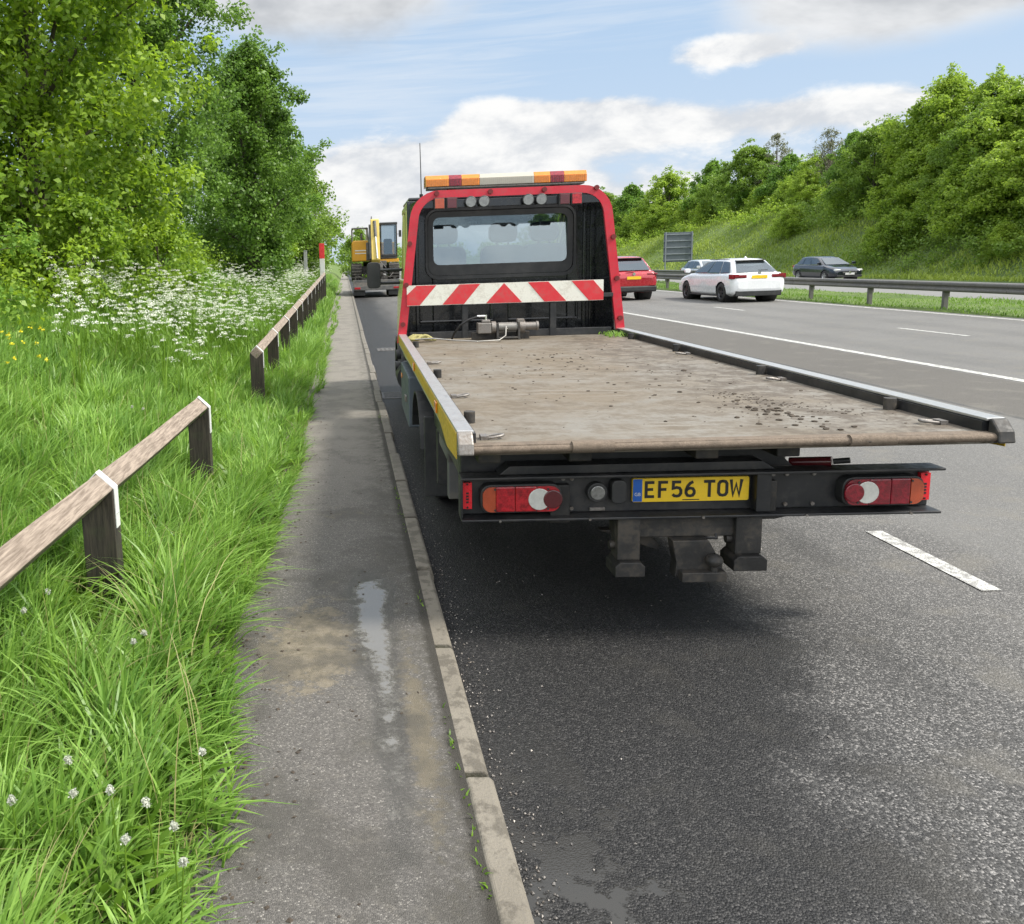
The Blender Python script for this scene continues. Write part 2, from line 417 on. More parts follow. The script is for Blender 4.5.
plain('aluminium', (0.52, 0.52, 0.51), 0.38, 0.75, 0.12, 8, (0.45, (0.26, 0.24, 0.21)), 0.1)
plain('worn steel', (0.22, 0.205, 0.19), 0.5, 0.55, 0.25, 12, (0.7, (0.11, 0.085, 0.065)), 0.3)
plain('rail yellow', (0.52, 0.335, 0.02), 0.4, 0.0, 0.12, 6, (0.5, (0.17, 0.12, 0.05)))
plain('cab lime paint', (0.50, 0.52, 0.16), 0.3, 0.0, 0.05, 3, None, 0, 0.4)
plain('rubber', (0.018, 0.018, 0.018), 0.8, 0, 0.3, 10, (0.5, (0.06, 0.055, 0.048)), 0.2)
plain('black plastic', (0.02, 0.021, 0.022), 0.5, 0, 0.2, 6, (0.3, (0.06, 0.055, 0.05)))
plain('lamp red', (0.34, 0.010, 0.016), 0.2, 0, 0.4, 60, None, 0.1, 0.5)
plain('lamp dark red', (0.09, 0.012, 0.015), 0.18, 0, 0.1, 30, None, 0.1, 0.6)
plain('lamp orange', (0.36, 0.062, 0.022), 0.2, 0, 0.1, 30, None, 0.1, 0.6)
plain('lamp amber', (0.60, 0.19, 0.010), 0.18, 0, 0.12, 40, None, 0.15, 0.6)
plain('lamp clear', (0.62, 0.62, 0.58), 0.15, 0.2, 0.1, 40, None, 0.1, 0.6)
plain('marker red', (0.72, 0.02, 0.03), 0.3, 0, 0.05, 10)
plain('plate yellow', (0.78, 0.52, 0.018), 0.35, 0, 0.04, 8, (0.15, (0.4, 0.3, 0.05)))
plain('plate blue', (0.01, 0.10, 0.42), 0.35)
plain('plate black', (0.012, 0.012, 0.012), 0.4)
plain('galvanised', (0.42, 0.43, 0.43), 0.5, 0.5, 0.12, 7, (0.3, (0.2, 0.19, 0.17)), 0.1)
plain('barrier steel', (0.135, 0.130, 0.120), 0.6, 0.2, 0.18, 2, (0.5, (0.11, 0.10, 0.085)))
plain('strap white', (0.66, 0.67, 0.66), 0.5, 0.1, 0.06, 9, (0.3, (0.4, 0.39, 0.36)))
plain('sign back grey', (0.105, 0.125, 0.145), 0.55, 0.3, 0.08, 2)
plain('sign rib', (0.22, 0.245, 0.27), 0.5, 0.4, 0.08, 2)
plain('excavator yellow', (0.62, 0.30, 0.012), 0.4, 0, 0.10, 3, (0.3, (0.25, 0.16, 0.06)))
plain('excavator grey', (0.10, 0.10, 0.10), 0.55, 0.1, 0.2, 4, (0.5, (0.16, 0.14, 0.11)))
plain('track steel', (0.045, 0.043, 0.040), 0.6, 0.3, 0.3, 8, (0.5, (0.12, 0.10, 0.08)))
plain('chrome', (0.75, 0.75, 0.74), 0.15, 0.9, 0.05)
plain('pale paint', (0.60, 0.60, 0.57), 0.4, 0, 0.05)
plain('car white', (0.76, 0.77, 0.78), 0.25, 0, 0.03, 2, None, 0, 1.0)
plain('car red', (0.34, 0.008, 0.018), 0.25, 0.15, 0.06, 2, None, 0, 1.0)
plain('car dark blue', (0.010, 0.013, 0.022), 0.18, 0.2, 0.1, 2, None, 0, 1.0)
plain('car silver', (0.50, 0.52, 0.53), 0.25, 0.35, 0.04, 2, None, 0, 1.0)
plain('rim silver', (0.42, 0.42, 0.43), 0.3, 0.8)
plain('rim dark', (0.07, 0.07, 0.075), 0.35, 0.6)
plain('seat cloth', (0.03, 0.035, 0.045), 0.9)
plain('mud', (0.050, 0.038, 0.027), 0.95, 0, 0.3, 30, None, 0.5)
plain('strap fabric', (0.30, 0.27, 0.10), 0.9, 0, 0.3, 30, (0.6, (0.08, 0.07, 0.05)), 0.4)
plain('hose black', (0.012, 0.012, 0.013), 0.5)
plain('steel cable', (0.30, 0.29, 0.27), 0.5, 0.6)
plain('post red', (0.62, 0.03, 0.035), 0.45)
plain('drain iron', (0.10, 0.095, 0.09), 0.6, 0.4, 0.3, 20)
glassy('cab glass', (0.02, 0.03, 0.035), 0.62, 0.02, 0.34)
glassy('car glass', (0.015, 0.018, 0.02), 0.22, 0.03, 0.15)
foliage('grass blades', (0.085, 0.195, 0.026), (0.300, 0.470, 0.100), 0.42, 1.6, 0.38, (0.29, 0.46, 0.06), 0.40)
foliage('dry stems', (0.20, 0.19, 0.07), (0.38, 0.36, 0.16), 0.3, 2.0)
foliage('verge weeds', (0.07, 0.15, 0.012), (0.17, 0.29, 0.030), 0.4, 0.8)
foliage('bank grass', (0.13, 0.205, 0.024), (0.34, 0.42, 0.070), 0.35, 0.12, 0.5, None, 0.75)
foliage('leaf lime', (0.100, 0.195, 0.020), (0.350, 0.490, 0.068), 0.48, 0.9, 0.4, (0.33, 0.46, 0.02), 0.5)
foliage('leaf dark', (0.044, 0.105, 0.015), (0.175, 0.300, 0.042), 0.42, 0.7, 0.42)
foliage('leaf fresh', (0.065, 0.155, 0.018), (0.215, 0.355, 0.048), 0.40, 0.6, 0.42)
foliage('leaf mid', (0.080, 0.155, 0.018), (0.235, 0.350, 0.048), 0.46, 0.30, 0.45)
foliage('leaf bright', (0.115, 0.210, 0.018), (0.345, 0.460, 0.055), 0.50, 0.30, 0.45)
foliage('leaf pale', (0.12, 0.13, 0.07), (0.24, 0.25, 0.15), 0.3, 0.5)
foliage('umbel white', (0.62, 0.64, 0.52), (0.84, 0.85, 0.78), 0.25, 3.0)
foliage('flower yellow', (0.60, 0.52, 0.02), (0.80, 0.70, 0.03), 0.2, 3.0)
foliage('seed down', (0.44, 0.46, 0.38), (0.62, 0.63, 0.56), 0.4, 3.0)

# ------------------------------------------------------------------ mesh helpers
class MB:
    """collects shapes and links them as ONE mesh object"""
    def __init__(self, mats):
        self.v, self.f, self.m, self.s = [], [], [], []
        self.mats = [mats] if isinstance(mats, str) else list(mats)
    def add(self, vs, fs, mi=0, smooth=False, M=None):
        o = len(self.v)
        for p in vs:
            p = Vector(p)
            self.v.append(tuple(M @ p) if M is not None else tuple(p))
        for f in fs:
            self.f.append([o + i for i in f]); self.m.append(mi); self.s.append(smooth)
        return self
    def box(self, x0, x1, y0, y1, z0, z1, mi=0, M=None):
        vs = [(x0, y0, z0), (x1, y0, z0), (x1, y1, z0), (x0, y1, z0), (x0, y0, z1), (x1, y0, z1), (x1, y1, z1), (x0, y1, z1)]
        return self.add(vs, [(3, 2, 1, 0), (4, 5, 6, 7), (0, 1, 5, 4), (1, 2, 6, 5), (2, 3, 7, 6), (3, 0, 4, 7)], mi, False, M)
    def cyl(self, p0, p1, r0, r1=None, n=16, mi=0, smooth=True, caps=True):
        r1 = r0 if r1 is None else r1
        p0, p1 = Vector(p0), Vector(p1); d = (p1 - p0).normalized()
        a = d.orthogonal().normalized(); b = d.cross(a)
        vs = []
        for p, r in ((p0, r0), (p1, r1)):
            for i in range(n):
                t = 2 * math.pi * i / n
                vs.append(p + (a * math.cos(t) + b * math.sin(t)) * r)
        self.add(vs, [(i, (i + 1) % n, n + (i + 1) % n, n + i) for i in range(n)], mi, smooth)
        if caps:
            self.add(vs[:n], [tuple(reversed(range(n)))], mi); self.add(vs[n:], [tuple(range(n))], mi)
        return self
    def tube(self, pts, r, n=8, mi=0):
        pts = [Vector(p) for p in pts]; rs = r if isinstance(r, (list, tuple)) else [r] * len(pts)
        vs = []; up = None
        for k, p in enumerate(pts):
            d = (pts[min(k + 1, len(pts) - 1)] - pts[max(k - 1, 0)]).normalized()
            a = d.orthogonal().normalized() if up is None else (up - d * up.dot(d)).normalized()
            up = a; b = d.cross(a)
            for i in range(n):
                t = 2 * math.pi * i / n
                vs.append(p + (a * math.cos(t) + b * math.sin(t)) * rs[k])
        fs = [(k * n + i, k * n + (i + 1) % n, (k + 1) * n + (i + 1) % n, (k + 1) * n + i) for k in range(len(pts) - 1) for i in range(n)]
        self.add(vs, fs, mi, True)
        self.add(vs[:n], [tuple(reversed(range(n)))], mi); self.add(vs[-n:], [tuple(range(n))], mi)
        return self
    def prism(self, poly, axis, a, b, mi=0):
        """polygon in the plane across `axis`, extruded from a to b. x:(y,z) y:(x,z) z:(x,y)"""
        def P(u, w, t):
            return (t, u, w) if axis == 'x' else (u, t, w) if axis == 'y' else (u, w, t)
        n = len(poly)
        area = sum(poly[i][0] * poly[(i + 1) % n][1] - poly[(i + 1) % n][0] * poly[i][1] for i in range(n))
        if (area < 0) != (axis == 'y'): poly = poly[::-1]
        if a > b: a, b = b, a
        vs = [P(u, w, a) for u, w in poly] + [P(u, w, b) for u, w in poly]
        fs = [tuple(reversed(range(n))), tuple(range(n, 2 * n))] + [(i, (i + 1) % n, n + (i + 1) % n, n + i) for i in range(n)]
        return self.add(vs, fs, mi)
    def lathe(self, prof, c, axis='x', n=24, mi=0):
        """prof: (offset along axis, radius)"""
        vs = []
        for o, r in prof:
            for i in range(n):
                t = 2 * math.pi * i / n
                q = (o, r * math.cos(t), r * math.sin(t)) if axis == 'x' else (r * math.cos(t), o, r * math.sin(t)) if axis == 'y' else (r * math.cos(t), r * math.sin(t), o)
                vs.append((c[0] + q[0], c[1] + q[1], c[2] + q[2]))
        fs = [(k * n + i, k * n + (i + 1) % n, (k + 1) * n + (i + 1) % n, (k + 1) * n + i) for k in range(len(prof) - 1) for i in range(n)]
        return self.add(vs, fs, mi, True)
    def build(self, name, parent=None, bevel=0.0, seg=2, loc=None, rot=None):
        me = bpy.data.meshes.new(name)
        me.from_pydata(self.v, [], self.f)
        for k in self.mats: me.materials.append(MATS[k])
        me.polygons.foreach_set('material_index', self.m)
        me.polygons.foreach_set('use_smooth', self.s)
        me.update()
        o = bpy.data.objects.new(name, me); COL.objects.link(o)
        if parent: o.parent = parent
        if loc: o.location = loc
        if rot: o.rotation_euler = rot
        if bevel:
            md = o.modifiers.new('bevel', 'BEVEL'); md.width = bevel; md.segments = seg; md.limit_method = 'ANGLE'; md.angle_limit = R(35)
        return o

def np_mesh(name, verts, quads=None, tris=None, mats=('earth',), smooth=True, mi=None, parent=None):
    me = bpy.data.meshes.new(name)
    verts = np.asarray(verts, dtype=np.float32)
    nq = 0 if quads is None else len(quads); nt = 0 if tris is None else len(tris)
    me.vertices.add(len(verts)); me.vertices.foreach_set('co', verts.ravel())
    loops = np.concatenate([x.ravel() for x in (quads, tris) if x is not None and len(x)]).astype(np.int32)
    me.loops.add(len(loops)); me.loops.foreach_set('vertex_index', loops)
    st = np.concatenate([np.arange(nq) * 4, nq * 4 + np.arange(nt) * 3]).astype(np.int32)
    me.polygons.add(nq + nt); me.polygons.foreach_set('loop_start', st)
    me.polygons.foreach_set('use_smooth', np.full(nq + nt, smooth))
    for k in mats: me.materials.append(MATS[k])
    if mi is not None: me.polygons.foreach_set('material_index', np.asarray(mi, dtype=np.int32))
    me.update(calc_edges=True); me.validate()
    o = bpy.data.objects.new(name, me); COL.objects.link(o)
    if parent: o.parent = parent
    return o

def tag(o, label=None, cat=None, group=None, kind=None):
    if label: o['label'] = label
    if cat: o['category'] = cat
    if group: o['group'] = group
    if kind: o['kind'] = kind
    return o

def empty(name, loc=(0, 0, 0), rz=0.0, label=None, cat=None, group=None):
    o = bpy.data.objects.new(name, None); COL.objects.link(o)
    o.empty_display_size = 0.3
    o.location = loc; o.rotation_euler = (0, 0, rz)
    return tag(o, label, cat, group)

def copy_tree(o, parent=None):
    c = o.copy(); COL.objects.link(c)
    if parent is not None: c.parent = parent
    for ch in list(o.children): copy_tree(ch, c)
    return c

def vnoise(x, y, seed=0):
    """cheap smooth value noise on numpy arrays, about -1..1"""
    r = np.random.default_rng(seed); s = 0
    for k in range(5):
        a, b, p = r.uniform(0, 6.28), r.uniform(0.5, 1.6), r.uniform(0, 6.28)
        s = s + np.sin((x * np.cos(a) + y * np.sin(a)) * b + p + 1.3 * np.sin((x * np.sin(a) - y * np.cos(a)) * b * 0.7 + p * 2))
    return s / 3.2

# ------------------------------------------------------------------ the setting: terrain, roads, path
KX0, KX1 = 0.325, 0.413          # kerb top, path side and road side
PATH_Z = 0.10

def path_edge(y):
    """left edge of the walked path, x"""
    y = np.asarray(y, dtype=float)
    return -0.455 + 0.13 * np.clip((y - 2) / 14, 0, 1) + 0.05 * np.sin(y * 1.1) * np.exp(-y / 14) + 0.03 * np.sin(y * 2.9 + 1)

def ground_z(x, y):
    x = np.asarray(x, dtype=float); y = np.asarray(y, dtype=float)
    # left verge and bank
    d = np.clip(-x - 1.15, 0, None)
    zl = PATH_Z - 0.012 + np.where(d < 5, 0.40 * d, 2.0 + 0.22 * (d - 5)) * np.clip((y + 6) / 12, 0.35, 1)
    zl = zl + np.clip(-x - 0.55, 0, 0.6) / 0.6 * 0.020 * np.clip(y - 12, 0, 30)
    zl = np.minimum(zl, 6.5) + 0.05 * vnoise(x * 1.3, y * 1.3, 3) * np.clip(d, 0, 1)
    # right: central reserve, far carriageway, cutting slope
    zr = np.where(x < 15.2, -0.08, 0.03)
    zr = np.where((x >= 15.2) & (x < 20.5), 0.03 + 0.05 * vnoise(x, y * 0.7, 5) - 0.02 * (x - 15.2), zr)
    zr = np.where((x >= 20.5) & (x < 31.6), -0.26, zr)
    b = np.clip(x - 33.6, 0, None)
    bank = np.minimum(0.62 * b, 6.6 * np.clip(1 - (y - 66) / 105, 0.42, 1)) + 0.01 * np.clip(b - 10, 0, None)
    zr = np.where(x >= 31.6, -0.16 + bank + 0.16 * vnoise(x * 0.5, y * 0.35, 8) * np.clip(b / 4, 0, 1), zr)
    return np.where(x < -0.15, zl, np.where(x < 0.4, PATH_Z - 0.03, zr))

def grid_obj(name, xs, ys, zfun, mat, smooth=True):
    X, Y = np.meshgrid(xs, ys)
    V = np.stack([X, Y, zfun(X, Y)], -1).reshape(-1, 3)
    nx, ny = len(xs), len(ys)
    i = np.arange((nx - 1) * (ny - 1)); r, c = i // (nx - 1), i % (nx - 1); a = r * nx + c
    Q = np.stack([a, a + 1, a + nx + 1, a + nx], -1)
    return np_mesh(name, V, Q, None, (mat,), smooth)

xs = np.concatenate([[-1500, -400, -120, -60, -40, -28, -20], np.arange(-16, -6, 1.0), np.arange(-6, -0.2, 0.25), [-0.2, -0.1, 0.2, 0.39, 0.42, 15.18, 15.25], np.arange(15.8, 20.5, 0.5),
                     [20.48, 20.55, 31.58, 31.65], np.arange(32.2, 50, 0.8), [52, 56, 64, 80, 120, 400, 1500]])
ys = np.concatenate([[-400, -60, -20, -8, -4], np.arange(-2, 20, 0.4), np.arange(20, 60, 1.0), np.arange(60, 200, 4.0), [240, 320, 500, 900, 1800]])
tag(grid_obj('ground', xs, ys, ground_z, 'verge earth'), kind='structure')

def sheet(name, x0, x1, z0, z1, mat, y0=-302, y1=420, dy=6):
    ysn = np.arange(y0, y1 + dy, dy)
    return tag(grid_obj(name, np.linspace(x0, x1, 3), ysn, lambda X, Y: z0 + (z1 - z0) * (X - x0) / (x1 - x0), mat), kind='structure')
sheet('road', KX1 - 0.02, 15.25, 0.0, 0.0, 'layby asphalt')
sheet('far_road', 20.45, 31.7, -0.20, -0.20, 'far carriageway asphalt')
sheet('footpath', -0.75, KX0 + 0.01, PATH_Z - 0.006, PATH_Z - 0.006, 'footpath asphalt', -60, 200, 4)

# kerb: individual stones, slightly out of line, with open joints
kb = MB('kerb concrete')
y = -48.26
while y < 150:
    L = 0.905 if -5 < y < 40 else 3.62
    j = random.uniform(-0.008, 0.008) if y < 20 else 0; h = random.uniform(-0.010, 0.005) if y < 20 else 0
    e = 0.019 if y < 20 else 0.006
    x0, x1, z1 = KX0 + j, KX1 + j, PATH_Z + h
    prof = [(x0, -0.1), (x1 + 0.012, -0.1), (x1 + 0.012, z1 - 0.06), (x1, z1 - 0.012), (x1 - 0.012, z1), (x0 + 0.008, z1), (x0, z1 - 0.008)]
    kb.prism(prof, 'y', y + e, y + L - e)
    y += L
tag(kb.build('kerb', bevel=0.009), kind='structure')

# painted lines
def line(segs, x, w, name='road_marking'):
    b = MB('road paint')
    for y0, y1 in segs:
        n = max(1, int((y1 - y0) / 8))
        for k in range(n):
            a, c = y0 + (y1 - y0) * k / n, y0 + (y1 - y0) * (k + 1) / n
            b.add([(x - w / 2, a, 0.005), (x + w / 2, a, 0.005), (x + w / 2, c, 0.005), (x - w / 2, c, 0.005)], [(0, 1, 2, 3)])
    return tag(b.build(name), kind='structure')
line([(3.99 + 2 * k, 4.92 + 2 * k) for k in range(-3, 24)], 3.15, 0.10)
line([(-10, 300)], 8.36, 0.16)
line([(15.8 + 9 * k - 0.2 * k, 17.8 + 9 * k - 0.2 * k) for k in range(-2, 25)], 11.60, 0.11)
line([(-10, 300)], 14.85, 0.14)

# ------------------------------------------------------------------ vegetation builders
def blades(P, h, w, lean, ldir, seg=3):
    """P (N,3) feet; h heights; w widths; lean 0..1.2; ldir lean azimuth -> verts, quads, tris"""
    N = len(P)
    dx, dy = np.cos(ldir), np.sin(ldir)
    ph = ldir + np.pi / 2 + RNG.normal(0, 0.5, N)
    sx, sy = np.cos(ph), np.sin(ph)
    ts = np.linspace(0, 1, seg + 1)
    rows = []
    for t in ts[:-1]:
        out = lean * h * t ** 1.8; up = h * (t - 0.38 * lean * t ** 2.4)
        ww = w * (1 - 0.55 * t ** 1.5) * 0.5
        C = P + np.stack([dx * out, dy * out, up], -1)
        S = np.stack([sx * ww, sy * ww, np.zeros(N)], -1)
        rows += [C - S, C + S]
    out = lean * h; up = h * (1 - 0.38 * lean)
    rows.append(P + np.stack([dx * out, dy * out, up], -1))
    k = len(rows)
    V = np.stack(rows, 1).reshape(-1, 3)
    base = (np.arange(N) * k)[:, None]
    Q = np.concatenate([base + np.array([[2 * i, 2 * i + 1, 2 * i + 3, 2 * i + 2]]) for i in range(seg - 1)])
    T = base + np.array([[2 * seg - 2, 2 * seg - 1, 2 * seg]])
    return V, Q, T

def join_parts(parts):
    V, Q, T, o = [], [], [], 0
    for v, q, t in parts:
        V.append(v)
        if q is not None and len(q): Q.append(q + o)
        if t is not None and len(t): T.append(t + o)
        o += len(v)
    return np.concatenate(V), (np.concatenate(Q) if Q else None), (np.concatenate(T) if T else None)

def grass_patch(n, x0f, x1f, y0, y1, hmean, wmean, cell, lean=0.55, edge=None, ypow=1.0):
    """tufted grass between x0f(y) and x1f(y)"""
    y = y0 + (y1 - y0) * RNG.random(n) ** ypow
    a, b = x0f(y), x1f(y)
    x = a + (b - a) * RNG.random(n)
    # pull towards tuft centres
    cx = (np.floor(x / cell) + 0.5 + 0.35 * np.sin(np.floor(y / cell) * 12.9 + np.floor(x / cell) * 7.1)) * cell
    cy = (np.floor(y / cell) + 0.5 + 0.35 * np.sin(np.floor(x / cell) * 3.7 + np.floor(y / cell) * 5.3)) * cell
    k = RNG.uniform(0.0, 0.55, n)
    x = x + (cx - x) * k; y = y + (cy - y) * k
    hash1 = np.mod(np.abs(np.sin(np.floor(x / cell) * 91.7 + np.floor(y / cell) * 37.3)) * 437.5, 1)
    hh = hmean * (0.55 + 0.75 * hash1) * RNG.uniform(0.55, 1.15, n) * (1 + 0.25 * vnoise(x * 0.9, y * 0.9, 21))
    if edge is not None:
        e = np.clip((edge(y) - x) / 0.30, 0.28, 1); hh = hh * (0.35 + 0.65 * e)
    for px_, py_ in ((-1.2, 3.8), (-1.12, 6.05), (-1.1, 10.0)):      # trampled low in front of the rail posts
        hh = np.where((np.abs(x - px_ * (1 - (py_ - y) * 0.16)) < 0.17) & (y < py_ + 0.1) & (y > py_ - 0.75), hh * 0.42, hh)
    gl = np.arctan2(y - cy, x - cx)
    wind = 0.5 + 1.2 * vnoise(x * 0.7, y * 0.7, 33)
    ld = np.where(RNG.random(n) < 0.6, gl, wind) + RNG.normal(0, 0.5, n)
    ln = np.clip(np.abs(RNG.normal(lean, 0.28, n)), 0.05, 1.25)
    if edge is not None:
        near = (edge(y) - x) < 0.25
        ld = np.where(near & (RNG.random(n) < 0.75), RNG.normal(-0.15, 0.5, n), ld); ln = np.where(near, ln * 1.25, ln)
    P = np.stack([x, y, ground_z(x, y) - 0.01], -1)
    return P, hh, wmean * RNG.uniform(0.6, 1.3, n), ln, ld

EDGE = lambda y: path_edge(y) - 0.02
parts = []
parts.append(blades(*grass_patch(25000, lambda y: -0.43 * y - 1.2, EDGE, 1.3, 4.6, 0.31, 0.0115, 0.15, 0.5, EDGE), seg=4))
parts.append(blades(*grass_patch(40000, lambda y: -0.43 * y - 1.2, EDGE, 4.6, 9.5, 0.34, 0.0130, 0.19, 0.5, EDGE), seg=3))
parts.append(blades(*grass_patch(46000, lambda y: -0.40 * y - 1.0, EDGE, 9.5, 20, 0.34, 0.015, 0.24, 0.5, EDGE), seg=3))
parts.append(blades(*grass_patch(36000, lambda y: -0.10 * y - 7.0, EDGE, 20, 75, 0.34, 0.032, 0.5, 0.5, EDGE, 1.5), seg=2))
# seed-head grasses and weeds at the foot of the near rail
V, Q, T = join_parts(parts)
tag(np_mesh('grass', V, Q, T, ('grass blades',)), 'long bright green grass covering the verge beside the footpath', 'grass', kind='stuff')

# pale stalks and broader weeds
p1 = blades(*grass_patch(1500, lambda y: -0.42 * y - 0.6, lambda y: EDGE(y) - 0.12, 1.6, 12, 0.46, 0.004, 0.3, 0.45), seg=4)
n = 900; yy = 1.6 + 7 * RNG.random(n) ** 1.2; xx = EDGE(yy) - 0.04 - np.abs(RNG.normal(0, 0.1, n)); 
p2 = blades(np.stack([xx, yy, ground_z(xx, yy)], -1), RNG.uniform(0.05, 0.14, n), RNG.uniform(0.003, 0.006, n), RNG.uniform(0.8, 1.25, n), RNG.normal(0, 1.0, n), seg=3)
V, Q, T = join_parts([p1, p2])
tag(np_mesh('dry_grass', V, Q, T, ('dry stems',)), 'pale straw coloured stalks and seed heads standing among the green verge grass', 'grass', kind='stuff')
n = 4200; yy = 1.8 + 16 * RNG.random(n) ** 1.3; xx = EDGE(yy) - 0.1 - RNG.random(n) * (0.38 * yy + 0.2)
V, Q, T = blades(np.stack([xx, yy, ground_z(xx, yy)], -1), RNG.uniform(0.10, 0.26, n), RNG.uniform(0.022, 0.045, n), RNG.uniform(0.4, 1.1, n), RNG.uniform(0, 6.28, n), seg=4)
tag(np_mesh('broad_weeds', V, Q, T, ('verge weeds',)), 'broad leaved green weeds growing low among the verge grass', 'weeds', kind='stuff')

# grass in the central reserve and on the cutting slope
def far_grass(name, n, x0, x1, y0, y1, h, w, label, mat, pw=1.0):
    y = y0 + (y1 - y0) * RNG.random(n) ** pw; x = x0 + (x1 - x0) * RNG.random(n)
    hh = h * RNG.uniform(0.5, 1.2, n) * (1 + 0.5 * vnoise(x * 0.8, y * 0.5, 61))
    V, Q, T = blades(np.stack([x, y, ground_z(x, y) - 0.02], -1), hh, w * RNG.uniform(0.6, 1.3, n), RNG.uniform(0.2, 0.9, n), RNG.uniform(0, 6.28, n), seg=2)
    tag(np_mesh(name, V, Q, T, (mat,)), label, 'grass', kind='stuff')
far_grass('reserve_grass', 30000, 15.2, 20.4, 10, 110, 0.11, 0.022, 'short rough grass on the central reserve under the crash barrier', 'verge weeds', 1.5)
far_grass('slope_grass', 110000, 31.8, 48, 26, 170, 0.34, 0.06, 'sunlit yellow green grass covering the embankment beyond the far carriageway', 'bank grass', 1.2)

def leaf_mesh(C, rad, nper, size, flat=0.75, up=0.8):
    """rhombic leaves scattered about clump centres C with radii rad"""
    N = len(C) * nper
    c = np.repeat(C, nper, 0); r = np.repeat(rad, nper)[:, None]
    d = RNG.normal(0, 1, (N, 3)); d /= np.linalg.norm(d, axis=1)[:, None]
    P = c + d * r * (RNG.random((N, 1)) ** 0.45) * np.array([1, 1, flat])
    nrm = RNG.normal(0, 0.9, (N, 3)) + d * 0.9 + np.array([0, 0, up]); nrm /= np.linalg.norm(nrm, axis=1)[:, None]
    a = np.cross(nrm, RNG.normal(0, 1, (N, 3))); a /= np.linalg.norm(a, axis=1)[:, None] + 1e-9
    b = np.cross(nrm, a)
    L = (size * RNG.uniform(0.6, 1.35, N))[:, None]
    droop = nrm * L * 0.16
    V = np.stack([P, P + a * L * 0.45 + b * L * 0.34 + droop, P + a * L, P + a * L * 0.45 - b * L * 0.34 + droop], 1).reshape(-1, 3)
    Q = (np.arange(N) * 4)[:, None] + np.array([[0, 1, 2, 3]])
    return V, Q

def tree(name, loc, height, rad, leafm, nclump=200, nper=130, leaf=0.09, base=0.18, trunk_r=0.14, seed=1, shape='round', clump=0.55, lean=(0, 0),
         label=None, cat='tree', group=None, rz=0.0, limbs=26, sx=1.0):
    """tapered trunk with limbs; crown of leaf clumps inside an uneven envelope"""
    r = np.random.default_rng(seed)
    root = empty(name, loc, rz, label, cat, group)
    h0 = height * base
    # clump centres in the envelope
    C = []
    lob = r.uniform(0, 6.28, 6)
    while len(C) < nclump:
        t = r.random(); a = r.uniform(0, 6.28)
        if shape == 'round': env = math.sin(math.pi * min(1, 0.10 + 0.90 * t)) ** 0.6
        elif shape == 'cone': env = (1 - t) ** 0.7 * (0.55 + 0.45 * min(1, t * 6))
        elif shape == 'bush': env = math.sqrt(max(0, 1 - t * t)) * (0.9 + 0.1 * math.cos(t * 3))
        else: env = math.sin(math.pi * (0.06 + 0.94 * t) ** 0.8) ** 0.7
        env *= 0.80 + 0.20 * math.sin(3 * a + lob[0] + 5 * t) + 0.14 * math.sin(5 * a - 7 * t + lob[1])
        q = r.random() ** 0.42
        C.append((math.cos(a) * rad * env * q * sx + lean[0] * t, math.sin(a) * rad * env * q + lean[1] * t, h0 + (height - h0) * t))
    C = np.array(C)
    # twigs poking out of the outline
    rr = clump * r.uniform(0.55, 1.2, nclump) * (1 - 0.35 * (C[:, 2] - h0) / max(0.1, height - h0))
    V, Q = leaf_mesh(C, rr, nper, leaf)
    K = max(8, nclump // 4); idx = r.choice(nclump, K)
    S = C[idx] + (C[idx] - np.array([lean[0] * .5, lean[1] * .5, height * 0.45])) * r.uniform(0.06, 0.24, (K, 1)) + np.array([0, 0, 0.14])
    V2, Q2 = leaf_mesh(S, np.full(K, clump * 0.32), max(6, nper // 5), leaf)
    V = np.concatenate([V, V2]); Q = np.concatenate([Q, Q2 + len(V) - len(V2)])
    np_mesh('crown', V, Q, None, (leafm,), True, None, root)
    tb = MB('bark')
    top = Vector((lean[0] * 0.7, lean[1] * 0.7, height * 0.86))
    pts = [Vector((0, 0, -0.5))] + [Vector((top.x * t + 0.06 * height * 0.1 * math.sin(5 * t + seed), top.y * t + 0.05 * math.cos(4 * t + seed), top.z * t)) for t in np.linspace(0.0, 1, 7)]
    tb.tube(pts, [trunk_r * 1.5, trunk_r * 1.15] + [trunk_r * (1 - 0.85 * t) for t in np.linspace(0.12, 1, 6)], 9)
    for k in range(limbs):
        e = Vector(C[r.integers(nclump)])
        t = min(0.95, max(base * 0.75, (e.z / height) * r.uniform(0.45, 0.8)))
        s = Vector((top.x * t, top.y * t, top.z * t))
        mid = s.lerp(e, 0.5) + Vector((0, 0, 0.12 * (e - s).length))
        tr = trunk_r * (0.48 - 0.35 * t)
        tb.tube([s, mid, e], [tr, tr * 0.6, tr * 0.2], 6)
    tb.build('trunk', root)
    return root

